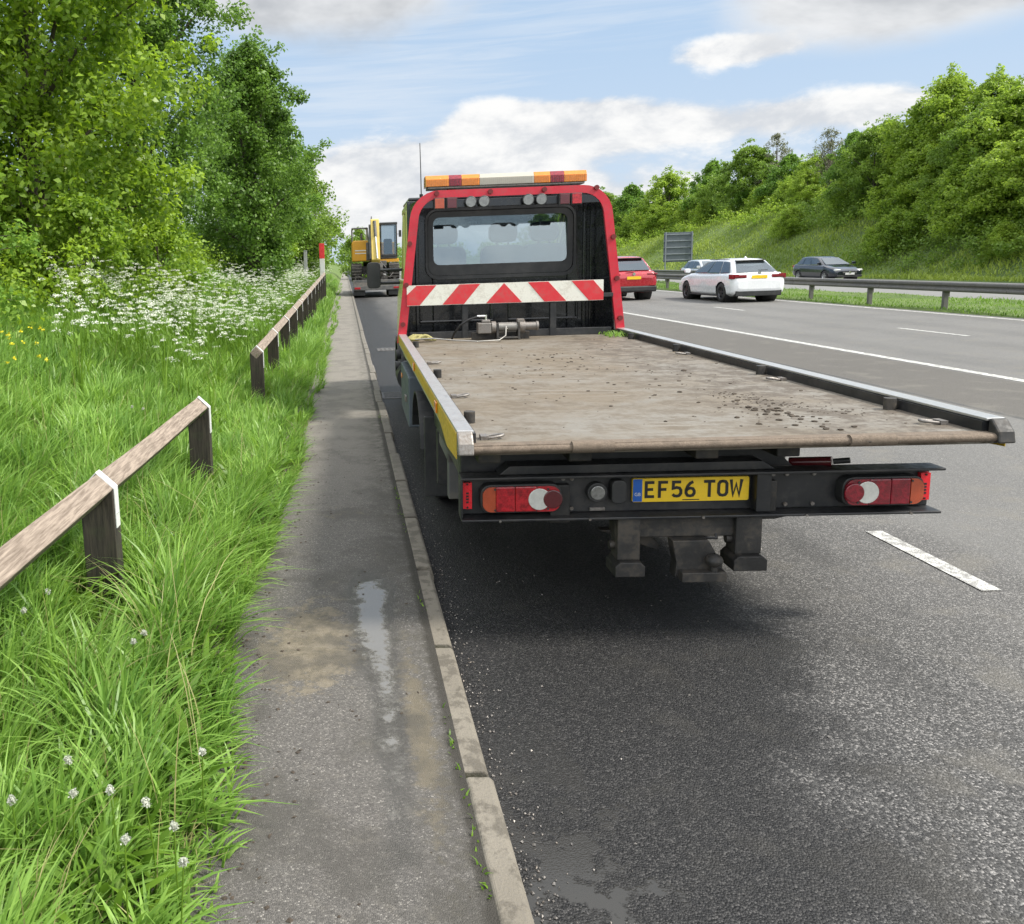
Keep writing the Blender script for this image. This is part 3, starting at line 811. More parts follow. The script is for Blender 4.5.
# ------------------------------------------------------------------ trees on the left bank
def gz(x, y): return float(ground_z(x, y))
tree('maple_tree', (-4.6, 12.6, gz(-4.6, 12.6)), 7.4, 2.75, 'leaf lime', 400, 175, 0.092, 0.03, 0.13, 3, 'round', 0.58, (0.2, 0),
     'bright lime green young tree with large leaves nearest on the left bank')
tree('hedge_tree', (-6.6, 9.6, gz(-6.6, 9.6)), 7.2, 2.6, 'leaf fresh', 260, 170, 0.08, 0.03, 0.12, 5, 'round', 0.6, (0, 0),
     'mid green tree at the extreme left edge behind the lime green tree')
tree('dark_tree', (-4.9, 20.5, gz(-4.9, 20.5)), 10.2, 2.7, 'leaf dark', 420, 170, 0.095, 0.03, 0.2, 7, 'round', 0.62, (0.2, 0),
     'tall dark green tree behind the lime green tree on the left bank')
tree('dark_tree', (-3.0, 27.5, gz(-3.0, 27.5)), 7.4, 2.4, 'leaf dark', 300, 150, 0.11, 0.03, 0.2, 9, 'round', 0.62, (0.1, 0),
     'second dark green tree on the left bank, its rounded top against the sky')
tree('field_tree', (-4.3, 35.0, gz(-4.3, 35.0)), 8.0, 3.5, 'leaf fresh', 340, 140, 0.12, 0.02, 0.18, 12, 'egg', 0.75, (0.5, 0),
     'fresh green tree whose right side overhangs the far end of the timber rail')
tree('field_tree', (-4.2, 45.0, gz(-4.2, 45.0)), 7.8, 3.8, 'leaf mid', 260, 120, 0.15, 0.02, 0.18, 14, 'egg', 0.8, (0.4, 0),
     'last tree of the left bank, nearest to the excavator')
tree('dark_tree', (-8.6, 17, gz(-8.6, 17)), 10.5, 3.4, 'leaf dark', 170, 120, 0.13, 0.04, 0.2, 15, 'egg', 0.85, (0, 0),
     'dark tree deep behind the lime green tree, seen through its gaps')
tree('dark_tree', (-9.5, 13.0, gz(-9.5, 13)), 10.0, 3.4, 'leaf dark', 170, 120, 0.12, 0.02, 0.2, 16, 'round', 0.85, (0, 0),
     'dark tree behind the tree at the extreme left edge')
tree('low_shrub', (-2.9, 30.0, gz(-2.9, 30.0)), 1.9, 1.5, 'leaf lime', 70, 110, 0.09, 0.02, 0.04, 21, 'bush', 0.4, (0, 0),
     'low yellow green shrub on the bank behind the red topped post', 'shrub', None, 0, 14)
tree('low_shrub', (-2.3, 47.0, gz(-2.3, 47.0)), 3.0, 2.0, 'leaf mid', 70, 100, 0.13, 0.02, 0.05, 22, 'bush', 0.5, (0, 0),
     'olive green shrub beside the far end of the footpath left of the excavator', 'shrub', None, 0, 14)
tree('low_shrub', (-4.3, 8.4, gz(-4.3, 8.4)), 1.5, 1.2, 'leaf fresh', 40, 90, 0.06, 0.02, 0.03, 23, 'bush', 0.33, (0, 0),
     'straggly small leaved shrub with bare twigs at the left edge above the meadow', 'shrub', None, 0, 40)
tree('low_shrub', (-3.5, 11.2, gz(-3.5, 11.2)), 1.6, 1.3, 'leaf lime', 60, 110, 0.07, 0.02, 0.03, 25, 'bush', 0.36, (0, 0),
     'yellow green bush under the lime green tree above the cow parsley', 'shrub', None, 0, 14)
tree('low_shrub', (-4.6, 16.4, gz(-4.6, 16.4)), 2.2, 1.6, 'leaf fresh', 70, 110, 0.08, 0.02, 0.03, 26, 'bush', 0.42, (0, 0),
     'dense fresh green bush between the lime green tree and the tall dark tree', 'shrub', None, 0, 14)
tree('low_shrub', (-3.4, 15.2, gz(-3.4, 15.2)), 1.7, 1.2, 'leaf lime', 50, 90, 0.08, 0.02, 0.03, 24, 'bush', 0.36, (0, 0),
     'lime green bush at the foot of the tall dark tree', 'shrub', None, 0, 14)
for k, (x, y, h) in enumerate([(-3.0, 60, 7.5), (-4.5, 72, 8.5), (1.5, 96, 5.5), (-3, 90, 8)]):
    tree('distant_tree', (x, y, gz(x, y) if x < 0 else 0), h, 3.2, 'leaf mid', 80, 60, 0.26, 0.03, 0.14, 40 + k, 'egg', 0.95, (0, 0),
         'small distant tree showing past the excavator at the end of the lay-by', 'tree', 'distant trees past the excavator', 0, 8)

# ------------------------------------------------------------------ trees on the right embankment
WALL = 'leafy tree merging into the continuous green wall along the far embankment'
protos = []
for k, (m, sh, hh, rd, lf) in enumerate([('leaf bright', 'round', 7.6, 4.0, 0.20), ('leaf mid', 'round', 7.2, 4.1, 0.17), ('leaf fresh', 'egg', 8.0, 3.5, 0.22), ('leaf bright', 'bush', 5.0, 3.6, 0.18)]):
    t = tree('bank_tree', (0, 0, 0), hh, rd, m, 280, 95, lf, 0.02, 0.15, 60 + k, sh, (0.85, 0.66, 0.78, 0.80)[k], (0, 0), WALL, 'tree', 'trees along the far embankment', 0, 18)
    protos.append([t, False, hh])
def bank(k, x, y, h=None, s=1.0, label=None, rz=None, dz=-0.2):
    p = protos[k]
    if p[1]: o = copy_tree(p[0])
    else: o = p[0]; p[1] = True
    o.location = (x, y, gz(x, y) + dz)
    o.rotation_euler = (0, 0, random.uniform(0, 6.28) if rz is None else rz)
    if h and 0.66 < x / y < 0.9 and y < 60: h *= 0.88
    s = s if h is None else h / p[2]
    o.scale = (s * random.uniform(0.92, 1.1), s * random.uniform(0.92, 1.1), s)
    if label:
        o['label'] = label; del o['group']
    else:
        o['label'] = WALL; o['group'] = 'trees along the far embankment'
    return o
for k, x, y, h in [(0, 39.5, 33, 6.8), (1, 38.0, 37.5, 6.6), (0, 40.5, 41.0, 6.6), (2, 41.5, 46.5, 6.6), (1, 38.6, 45.5, 6.2), (0, 42.5, 51.5, 6.4), (3, 38.0, 50.5, 5.0), (1, 40.5, 55.5, 6.6),
                   (0, 43.5, 58.5, 7.4), (2, 44.0, 64.5, 6.4), (3, 40.5, 60.5, 4.6), (1, 44.0, 70.5, 5.6), (1, 37.5, 31, 6.5), (2, 44.5, 38.5, 6.5), (0, 46, 46, 6.0), (3, 42.5, 66, 4.0), (1, 47, 55, 6), (0, 42, 27, 8), (2, 46, 77, 3.6)]:
    bank(k, x, y, h)
for k, x, y, h in [(0, 42.5, 61.5, 7.8), (1, 41.0, 67.0, 6.4), (2, 43.5, 74, 5.6), (0, 41.5, 54, 7.0), (1, 47.5, 101, 9.6), (2, 48, 112, 9.6), (0, 47, 124, 10), (2, 46, 137, 10), (1, 45, 149, 10), (2, 48, 93, 7), (0, 44, 82, 3.6), (3, 37.5, 40, 4.4), (0, 39, 48.5, 6.0), (3, 37.8, 34, 4.6), (3, 38.5, 54, 4.4), (0, 37.6, 44.5, 5.0), (3, 42.0, 69.5, 3.6), (1, 47.5, 84, 5.2), (3, 45.5, 88, 3.6), (3, 44.5, 104, 4.4), (0, 44, 121, 5.6), (3, 43, 139, 5.0), (0, 42.5, 157, 6.5), (0, 49, 90, 6.2), (2, 49, 101, 8.2), (1, 47.5, 109, 7.0), (0, 49, 117, 7.0), (2, 48, 126, 8.6), (1, 47, 134, 7.5), (0, 48, 143, 8.6), (2, 47, 152, 8.4), (1, 46, 163, 8.0), (0, 45, 175, 9), (1, 44, 190, 9), (3, 47, 96, 4.5), (3, 46, 113, 5), (3, 44.5, 130, 5.5), (3, 45, 146, 5.5)]:
    bank(k, x, y, h)
for k, (x, y, h, lb) in enumerate([(36.2, 41.5, 2.6, 'low bush on the embankment toe below the tallest right hand trees'), (35.6, 46.5, 2.0, 'small rounded bush on the embankment toe right of the dark hatchback'),
                                   (36.5, 36.0, 3.4, 'pale feathery bush at the right edge above the grass strip'), (36.3, 56.5, 2.6, 'bush on the embankment directly behind the dark hatchback'),
                                   (38.5, 74.0, 2.4, 'lone bush on the open grass slope above the white estate car'), (44.5, 84, 2.8, 'scrub clump on the crest where the open slope meets the tree wall')]):
    bank(3, x, y, h, 1, lb, None, -0.1)
tree('bare_tree', (49.0, 98.0, gz(49, 98)), 10.2, 2.6, 'leaf pale', 110, 44, 0.16, 0.2, 0.12, 90, 'egg', 0.6, (0, 0), 'thin pale tree just coming into leaf in the dip of the far treeline', 'tree', None, 0, 60)
tree('bare_tree', (46.0, 82.0, gz(46, 82)), 7.2, 2.2, 'leaf pale', 90, 44, 0.14, 0.2, 0.10, 91, 'egg', 0.6, (0, 0), 'sparse twiggy treetop left of the tall right hand trees', 'tree', None, 0, 50)

# ragged scrub along the crest and foot of the slope
n = 300; sy_ = RNG.uniform(66, 190, n); sx_ = RNG.uniform(39.5, 50, n); sx_ = np.where(sy_ > 110, sx_ - 2.5, sx_)
C = np.stack([sx_, sy_, ground_z(sx_, sy_) + RNG.uniform(0.0, 1.4, n)], -1)
V, Q = leaf_mesh(C, RNG.uniform(0.6, 1.5, n), 110, 0.22)
tag(np_mesh('crest_scrub', V, Q, None, ('leaf bright',)), 'ragged bright scrub along the crest of the open grass slope', 'scrub', kind='stuff')

# far woodland closing the end of the road
C = np.stack([RNG.uniform(-160, 200, 700), RNG.uniform(300, 360, 700), RNG.uniform(0, 8, 700)], -1)
V, Q = leaf_mesh(C, np.full(700, 3.0), 40, 1.1)
tag(np_mesh('far_woodland', V, Q, None, ('leaf mid',)), 'distant low woodland closing off the end of the road', 'woodland', kind='stuff')

# scrub massed on the right slope between the trees
n = 460; sx_, sy_ = RNG.uniform(34.4, 43, n), 27 + 50 * RNG.random(n)
keep = (sy_ < 60) | (sx_ > 38.5); sx_, sy_ = sx_[keep], sy_[keep]
C = np.stack([sx_, sy_, ground_z(sx_, sy_) + RNG.uniform(0.1, 1.3, len(sx_))], -1)
V, Q = leaf_mesh(C, RNG.uniform(0.5, 1.1, len(C)), 110, 0.16)
tag(np_mesh('undergrowth', V, Q, None, ('leaf mid',)), 'tangled green undergrowth filling the embankment beneath the trees', 'undergrowth', kind='stuff')
n = 420; sx_, sy_ = RNG.uniform(-8, -3.4, n), 6 + 40 * RNG.random(n)
k_ = (sx_ < -0.30 * sy_ + 0.3) | ((sy_ > 14) & (sx_ < -3.6)); sx_, sy_ = sx_[k_], sy_[k_]
C = np.stack([sx_, sy_, ground_z(sx_, sy_) + RNG.uniform(0.0, 0.7, len(sx_))], -1)
V, Q = leaf_mesh(C, RNG.uniform(0.25, 0.6, len(C)), 110, 0.07)
tag(np_mesh('bank_scrub', V, Q, None, ('leaf lime',)), 'low leafy scrub under the trees on the left bank', 'scrub', kind='stuff')

# ------------------------------------------------------------------ cow parsley, yellow flowers, dandelion clocks
def umbels(centers, rad, ndot, dot):
    N = len(centers) * ndot
    c = np.repeat(centers, ndot, 0); r = np.repeat(rad, ndot)
    a = RNG.uniform(0, 6.28, N); q = np.sqrt(RNG.random(N)) * r
    P = c + np.stack([np.cos(a) * q, np.sin(a) * q, -0.25 * q * q / r + RNG.normal(0, 0.006, N)], -1)
    s = dot * RNG.uniform(0.6, 1.3, N); t = RNG.uniform(0, 6.28, N)
    n = RNG.normal(0, 0.45, (N, 3)) + np.array([0, 0, 1.0]); n /= np.linalg.norm(n, axis=1)[:, None]
    e1 = np.cross(n, np.stack([np.cos(t), np.sin(t), 0 * t], -1)); e1 /= np.linalg.norm(e1, axis=1)[:, None]; e2 = np.cross(n, e1)
    S = s[:, None]
    V = np.stack([P + e1 * S, P + e2 * S, P - e1 * S, P - e2 * S], 1).reshape(-1, 3)
    return V, (np.arange(N) * 4)[:, None] + np.array([[0, 1, 2, 3]])
pl = []
def scatter(n, xa, xb, ya, yb, pw=1.0):
    m = max(3, n // 11)
    cy = ya + (yb - ya) * RNG.random(m) ** pw; cx = xa + (xb - xa) * RNG.random(m); i = RNG.integers(0, m, n)
    pl.append(np.stack([cx[i] + RNG.normal(0, 0.20, n), cy[i] + RNG.normal(0, 0.28 + 0.012 * ya, n)], -1))
scatter(85, -3.6, -2.3, 8.6, 12.0)
scatter(26, -2.6, -1.5, 8, 12)
scatter(190, -3.0, -1.25, 12, 21, 1.0)
scatter(190, -2.9, -1.2, 19, 36)
scatter(120, -2.4, -1.0, 33, 55)
scatter(14, -3.2, -1.4, 6.2, 9)
PL = np.concatenate(pl)
PL = PL[(PL[:, 0] < -1.22) & (PL[:, 0] > -0.345 * PL[:, 1]) & (vnoise(PL[:, 0] * 1.6, PL[:, 1] * 0.9, 77) > -0.6)]
n = len(PL); h = RNG.uniform(0.55, 1.0, n)
B = np.stack([PL[:, 0], PL[:, 1], ground_z(PL[:, 0], PL[:, 1])], -1)
k = 5
heads = np.repeat(B, k, 0) + np.stack([RNG.normal(0, 0.15, n * k), RNG.normal(0, 0.15, n * k), np.repeat(h, k) * RNG.uniform(0.75, 1.08, n * k)], -1)
Vd, Qd = umbels(heads, RNG.uniform(0.020, 0.060, n * k), 34, 0.0064)
tag(np_mesh('cow_parsley_flowers', Vd, Qd, None, ('umbel white',)), 'lacy white cow parsley flower heads along the verge behind the rail', 'wildflowers', kind='stuff')
mid = np.repeat(B, k, 0); hv = heads - mid
V1 = blades(mid, hv[:, 2], np.full(n * k, 0.012), np.hypot(hv[:, 0], hv[:, 1]) / hv[:, 2], np.arctan2(hv[:, 1], hv[:, 0]), seg=2)
fn = n * 16; fb = np.repeat(B, 16, 0) + np.stack([RNG.normal(0, 0.14, fn), RNG.normal(0, 0.14, fn), RNG.uniform(0.1, 0.6, fn)], -1)
V2 = blades(fb, RNG.uniform(0.08, 0.18, fn), RNG.uniform(0.010, 0.024, fn), RNG.uniform(0.6, 1.2, fn), RNG.uniform(0, 6.28, fn), seg=2)
V, Q, T = join_parts([V1, V2])
tag(np_mesh('cow_parsley_stems', V, Q, T, ('verge weeds',)), 'green stems and ferny leaves of the cow parsley', 'wildflowers', kind='stuff')
n = 16; xx = RNG.uniform(-3.1, -2.5, n); yy = RNG.uniform(6.3, 7.5, n)
Vd, Qd = umbels(np.stack([xx, yy, ground_z(xx, yy) + RNG.uniform(0.3, 0.5, n)], -1), np.full(n, 0.018), 14, 0.008)
tag(np_mesh('yellow_flowers', Vd, Qd, None, ('flower yellow',)), 'tiny yellow flowers in the grass at the left edge', 'wildflowers', kind='stuff')

def ray_point(px, py, z=None, y=None):
    """where the view through a photo position meets height z or distance y (used to set out positions once)"""
    d = CAM_M @ Vector(((px - PPX) / F_PX, -(py - PPY) / F_PX, -1))
    t = (z - 1.7) / d.z if z is not None else y / d.y
    return Vector((d.x * t, d.y * t, 1.7 + d.z * t))

DAND = [(23, 612, 'white dandelion clock lowest beneath the near end of the timber rail'), (50, 592, None), (146, 632, None), (132, 641, None), (69, 795, None), (110, 793, None), (150, 803, None),
        (176, 824, None), (180, 861, None), (121, 842, None), (12, 803, None), (72, 760, None), (203, 750, None), (131, 407, None), (142, 409, None), (115, 395, None)]
dp = empty('dandelion', (0, 0, 0), 0, 'dandelion seed head on a thin stalk in the near verge grass', 'flower', 'dandelion seed heads in the near grass')
MB('verge weeds').tube([(0, 0, 0), (0.008, 0, 0.14), (0.0, 0.01, 0.28)], 0.0022, 6).build('stem', dp)
hd = []
Vd, Qd = leaf_mesh(np.array([[0, 0.01, 0.292]]), np.array([0.010]), 150, 0.0065, 1.0, 0.0)
np_mesh('seed_head', Vd, Qd, None, ('seed down',), True, None, dp)
for i, (px, py, _) in enumerate(DAND):
    o = dp if i == 0 else copy_tree(dp)
    zt = 0.40
    p = ray_point(px, py, z=zt)
    for _k in range(6):
        zt = gz(p.x, p.y) + 0.30; p = ray_point(px, py, z=zt)
    o.location = (p.x, p.y, p.z - 0.29); o.rotation_euler = (0, 0, i * 1.3)
    o['label'] = 'round pale dandelion seed head standing among the verge grass'

# ------------------------------------------------------------------ timber knee rails
def knee_rail(label, posts, z0s, over0, over1, strap_on):
    """posts: list of (x, y); a square rail lies corner-up on notched posts"""
    x0, y0 = posts[0]
    root = empty('knee_rail', (x0, y0, 0), 0, label, 'fence', 'timber knee rails beside the footpath')
    s = 0.075                                   # half diagonal of the rail
    def rail_z(i): return z0s[i]
    for i, (x, y) in enumerate(posts):
        lx, ly = x - x0, y - y0; zc = rail_z(i)
        p = MB('mossy post timber')
        w, d = 0.078, 0.05
        prof = [(-w, -0.3), (w, -0.3), (w, zc + 0.005), (0.0, zc - s), (-w, zc + 0.0)]
        p.prism(prof, 'y', -d, d)
        po = p.build('post', root, 0.004, loc=(lx, ly, 0))
        po.rotation_euler = (random.uniform(-.01, .01), random.uniform(-.012, .012), 0)
        if strap_on(i):
            m = MB('strap white'); t = 0.004; q = s + 0.004; ws = 0.030
            a = [(-0.055, zc + q - 0.055), (0, zc + q), (q, zc), (w + 0.001, zc - 0.006), (w + 0.001, zc - 0.19)]
            b = [(w + 0.001 + t, zc - 0.19), (w + 0.001 + t, zc - 0.004), (q + t, zc + t), (0, zc + q + t * 1.4), (-0.058, zc + q - 0.052)]
            m.prism(a + b, 'y', -ws, ws)
            for yy in (-0.012, 0.012): m.cyl((w + 0.004, yy, zc - 0.12), (w + 0.008, yy, zc - 0.12), 0.004, n=8, mi=0)
            st = m.build('strap', po)
    A = Vector((0, 0, z0s[0])); B = Vector((posts[-1][0] - x0, posts[-1][1] - y0, z0s[-1]))
    d = (B - A).normalized(); A = A - d * over0; B = B + d * over1
    m = MB('weathered rail timber')
    side = Vector((1, 0, 0)); side = (side - d * side.dot(d)).normalized(); upv = side.cross(d)
    L = (B - A).length; segs = max(2, int(L / 0.6))
    vs = []
    for k in range(segs + 1):
        c = A + d * (L * k / segs) + upv * (0.004 * math.sin(k * 1.7))
        for (u, w_) in ((s, 0), (0, s), (-s, 0), (0, -s)): vs.append(c + side * u + upv * w_)
    fs = [(k * 4 + i, k * 4 + (i + 1) % 4, k * 4 + 4 + (i + 1) % 4, k * 4 + 4 + i) for k in range(segs) for i in range(4)]
    fs += [(3, 2, 1, 0), (segs * 4, segs * 4 + 1, segs * 4 + 2, segs * 4 + 3)]
    m.add([v - A for v in vs], fs)
    ro = m.build('rail', root, 0.006); ro.location = A
    return root
near_posts = [(-1.275, 1.60), (-1.197, 3.8), (-1.117, 6.05)]
knee_rail('near section of timber knee rail with white metal straps, running out of frame', near_posts, [0.69, 0.69, 0.69], 1.2, 0.05, lambda i: True)
far_posts = [(-1.10, 10.0)] + [(-1.10 + 0.018 * k, 10.0 + 2.1 * k) for k in range(1, 13)]
knee_rail('far section of timber knee rail leading along the verge towards the excavator', far_posts, [0.69 + 0.055 * k for k in range(13)], 0.05, 0.05, lambda i: True)
# grit, dead leaves and twigs along the path edge and in the kerb joint
def litter(name, pts, size, mat, label, thick):
    b_ = MB(mat); rl = random.Random(9)
    for x, y, z in pts:
        s_ = size * rl.uniform(0.5, 1.5); a_ = rl.uniform(0, 6.28); t_ = rl.uniform(0.35, 1.0)
        M_ = Matrix.Translation((x, y, z + s_ * thick * 0.4)) @ Matrix.Rotation(a_, 4, 'Z') @ Matrix.Rotation(rl.uniform(-.35, .35), 4, 'X')
        b_.add([(-s_, 0, 0), (0, -s_ * t_, s_ * thick * .3), (s_, 0, 0), (0, s_ * t_, s_ * thick * .3), (0, 0, s_ * thick)], [(0, 1, 4), (1, 2, 4), (2, 3, 4), (3, 0, 4), (3, 2, 1, 0)], 0, False, M_)
    return tag(b_.build(name), label, 'litter', kind='stuff')
rg_ = random.Random(4); pts = []
for _ in range(420):
    y_ = 1.7 + 10 * rg_.random() ** 1.6; pts.append((float(path_edge(y_)) + abs(rg_.gauss(0, 0.10)) - 0.03, y_, PATH_Z - 0.006))
for _ in range(90):
    y_ = 1.8 + 6 * rg_.random(); pts.append((rg_.uniform(-0.3, 0.3), y_, PATH_Z - 0.006))
litter('dead_leaves', pts, 0.0075, 'mud', 'small brown dead leaf scraps and crumbs along the grass edge of the path', 0.35)
pts = [(KX1 + 0.02 + abs(rg_.gauss(0, 0.07)), 1.9 + 8 * rg_.random() ** 1.4, 0.0) for _ in range(700)] + [(rg_.uniform(0.6, 3.4), rg_.uniform(1.9, 6), 0.0) for _ in range(160)]
litter('grit', pts, 0.0045, 'worn steel', 'loose grit and small stones gathered in the gutter along the kerb', 0.9)
n = 260; yy = 1.9 + 9 * RNG.random(n) ** 1.2; xx = KX0 - 0.008 + RNG.normal(0, 0.006, n); kk = vnoise(yy * 3, yy * 0, 91) > 0.25; yy, xx = yy[kk], xx[kk]; n = len(yy)
V, Q, T = blades(np.stack([xx, yy, np.full(n, PATH_Z - 0.01)], -1), RNG.uniform(0.012, 0.035, n), RNG.uniform(0.004, 0.009, n), RNG.uniform(0.4, 1.2, n), RNG.uniform(0, 6.28, n), seg=2)
tag(np_mesh('kerb_weeds', V, Q, T, ('verge weeds',)), 'tiny weeds growing in the joint between path and kerb', 'weeds', kind='stuff')
# red-topped marker post and thin grey post
mp = empty('marker_post', (-0.98, 36.5, gz(-1.0, 36.5)), 0, 'red topped white marker post at the far end of the timber rail', 'marker post')
MB('pale paint').box(-0.11, 0.11, -0.05, 0.05, -0.2, 1.55).build('shaft', mp, 0.012)
MB('post red').box(-0.112, 0.112, -0.052, 0.052, 1.552, 2.2).build('cap', mp, 0.012)
MB(['strap white']).box(-0.08, 0.08, -0.056, -0.0525, 1.0, 1.35).build('reflector', mp)
gp = MB('galvanised'); gp.box(-0.07, 0.07, -0.04, 0.04, -0.2, 1.55); gp.box(-0.075, 0.075, -0.045, 0.045, 1.552, 1.6)
o = gp.build('grey_post', None, 0.008); o.location = (-1.65, 35.5, gz(-1.65, 35.5)); tag(o, 'thin grey post in the cow parsley left of the red topped post', 'marker post')
# gully grating beside the kerb
dg = empty('drain_grate', (0.63, 10.7, 0.0), 0, 'small iron drain grating in the gutter beside the kerb', 'drain')
b = MB('drain iron'); b.box(-0.2, 0.2, -0.26, -0.22, -0.02, 0.008); b.box(-0.2, 0.2, 0.22, 0.26, -0.02, 0.008); b.box(-0.2, -0.165, -0.22, 0.22, -0.02, 0.008); b.box(0.165, 0.2, -0.22, 0.22, -0.02, 0.008)
b.build('frame', dg, 0.003)
b = MB('drain iron')
for k in range(8): b.box(-0.165, 0.165, -0.20 + 0.052 * k, -0.172 + 0.052 * k, -0.02, 0.005)
b.build('grating', dg)
cv = MB('drain iron'); cv.box(-0.3, 0.3, -0.28, 0.28, -0.02, 0.008)
for i in range(6):
    for j in range(6): cv.box(-0.25 + i * 0.087, -0.20 + i * 0.087, -0.23 + j * 0.08, -0.19 + j * 0.08, 0.008, 0.011)
o = cv.build('manhole_cover', None, 0.003); o.location = (0.9, 16.6, 0); tag(o, 'square iron cover in the lay-by surface ahead of the truck', 'manhole cover')

# ------------------------------------------------------------------ crash barriers and the road sign
def barrier(label, x, y0, y1, z0, step):
    root = empty('crash_barrier', (x, y0, z0), 0, label, 'crash barrier', 'steel crash barriers on the central reserve')
    L = y1 - y0
    m = MB('barrier steel')
    prof = [(-0.10, 0.43), (-0.125, 0.46), (-0.125, 0.50), (-0.085, 0.535), (-0.085, 0.565), (-0.125, 0.60), (-0.125, 0.65), (-0.10, 0.68), (0.10, 0.68), (0.125, 0.65), (0.125, 0.60), (0.085, 0.565), (0.085, 0.535), (0.125, 0.50), (0.125, 0.46), (0.10, 0.43)]
    yy = 0.0
    while yy < L - 0.01:
        ln = min(4.8, L - yy); m.prism(prof, 'y', yy + 0.006, yy + ln - 0.006); yy += ln
    m.build('beam', root, 0.01)
    proto = None; k = 0
    while k * step < L:
        if proto is None:
            b = MB('barrier steel'); b.box(-0.055, 0.055, -0.05, 0.05, -0.3, 0.425); b.box(-0.075, 0.075, -0.06, -0.052, 0.30, 0.428)
            o = proto = b.build('post', root, 0.006)
        else:
            o = proto.copy(); COL.objects.link(o); o.parent = root
        o.location = (0, 0.6 + k * step, 0); k += 1
    return root
barrier('long grey steel crash barrier along the near edge of the central reserve', 15.9, 6.0, 118, 0.05, 3.2)
barrier('short stretch of second crash barrier seen between the red and silver cars', 20.0, 45.0, 110, 0.05, 3.6)
sg = empty('road_sign', (33.6, 85.8, -0.16), R(0), 'back of a large grey road sign on the far verge', 'road sign')
b = MB('sign back grey'); b.box(-1.45, 1.45, 0.0, 0.04, 1.05, 4.0); b.build('panel', sg, 0.01)
for z in (1.25, 1.85, 2.5, 3.15, 3.78):
    MB('sign rib').box(-1.47, 1.47, -0.06, -0.003, z - 0.05, z + 0.05).build('rib', sg, 0.008)
for x in (-1.3, 1.3):
    MB('sign rib').cyl((x, -0.13, -0.5), (x, -0.13, 4.05), 0.065, n=14).build('post', sg)

# ------------------------------------------------------------------ recovery truck (local: x right, y forward from the bed's rear edge, z up)
TR = empty('recovery_truck', (1.565, 3.359, 0), -0.0145, 'flatbed recovery truck with red hoop frame, chevron board and amber light bar', 'truck')
BZ = 0.935; BL = 5.02; HW = 1.115

b = MB('bed plate')
b.box(-HW + 0.05, HW - 0.05, 0.05, BL, BZ - 0.045, BZ)
bed = b.build('flatbed', TR, 0.004)
# rear nose bar with two wrapped sleeves
b = MB('rust'); b.cyl((-HW + 0.03, 0.03, BZ - 0.018), (HW - 0.06, 0.03, BZ - 0.014), 0.016, n=14)
b.box(-HW + 0.03, HW - 0.06, 0.03, 0.09, BZ - 0.028, BZ + 0.003)
eb = b.build('edge_bar', bed, 0.003)
for xa, xb in ((-0.645, -0.475), (0.475, 0.655)):
    MB('rust').cyl((xa, 0.03, BZ - 0.014), (xb, 0.03, BZ - 0.014), 0.025, n=16).build('sleeve', bed, 0.006)
# clods, gravel and grit lying on the bed
def icos(r, rng_):
    t = (1 + 5 ** .5) / 2
    vs = [(-1, t, 0), (1, t, 0), (-1, -t, 0), (1, -t, 0), (0, -1, t), (0, 1, t), (0, -1, -t), (0, 1, -t), (t, 0, -1), (t, 0, 1), (-t, 0, -1), (-t, 0, 1)]
    fs = [(0, 11, 5), (0, 5, 1), (0, 1, 7), (0, 7, 10), (0, 10, 11), (1, 5, 9), (5, 11, 4), (11, 10, 2), (10, 7, 6), (7, 1, 8), (3, 9, 4), (3, 4, 2), (3, 2, 6), (3, 6, 8), (3, 8, 9), (4, 9, 5), (2, 4, 11), (6, 2, 10), (8, 6, 7), (9, 8, 1)]
    vs = [Vector(v).normalized() * r * rng_.uniform(0.65, 1.25) for v in vs]
    return [(v.x * 1.2, v.y, v.z * 0.7) for v in vs], fs
rr = random.Random(5)
m = MB('mud')
def clod(x, y, r):
    vs, fs = icos(r, rr); m.add([(vx + x, vy + y, vz * 0.6 + BZ + r * 0.25) for vx, vy, vz in vs], fs, 0, False)
for _ in range(130): clod(rr.gauss(-0.1, 0.42), rr.gauss(2.35, 0.7), rr.choice([0.003, 0.004, 0.005, 0.007, 0.010]))
for _ in range(110): clod(0.45 + rr.gauss(0, 0.10), 0.62 + rr.gauss(0, 0.25), rr.choice([0.003, 0.004, 0.006, 0.009, 0.013]))
for _ in range(150):
    t = rr.random(); clod(0.42 + 0.42 * t + rr.gauss(0, 0.05), 1.25 - 0.85 * t + rr.gauss(0, 0.07), rr.choice([0.002, 0.003, 0.004, 0.006]))
for _ in range(90): clod(rr.uniform(-0.95, 1.0), rr.uniform(0.3, 4.7), rr.choice([0.003, 0.004, 0.006, 0.009]))
for x, y, r in ((0.62, 2.15, 0.018), (-0.15, 3.0, 0.013), (-0.02, 3.1, 0.014), (0.05, 2.8, 0.012), (0.42, 1.7, 0.011), (0.40, 0.75, 0.016), (0.47, 0.68, 0.017), (0.52, 0.71, 0.013)): clod(x, y, r)
mu = m.build('mud', None, 0.0); mu.matrix_world = Matrix.Translation(TR.location) @ Matrix.Rotation(-0.0145, 4, 'Z')
tag(mu, 'dark clods and crumbs of dried mud scattered over the flat truck bed', 'mud', kind='stuff')

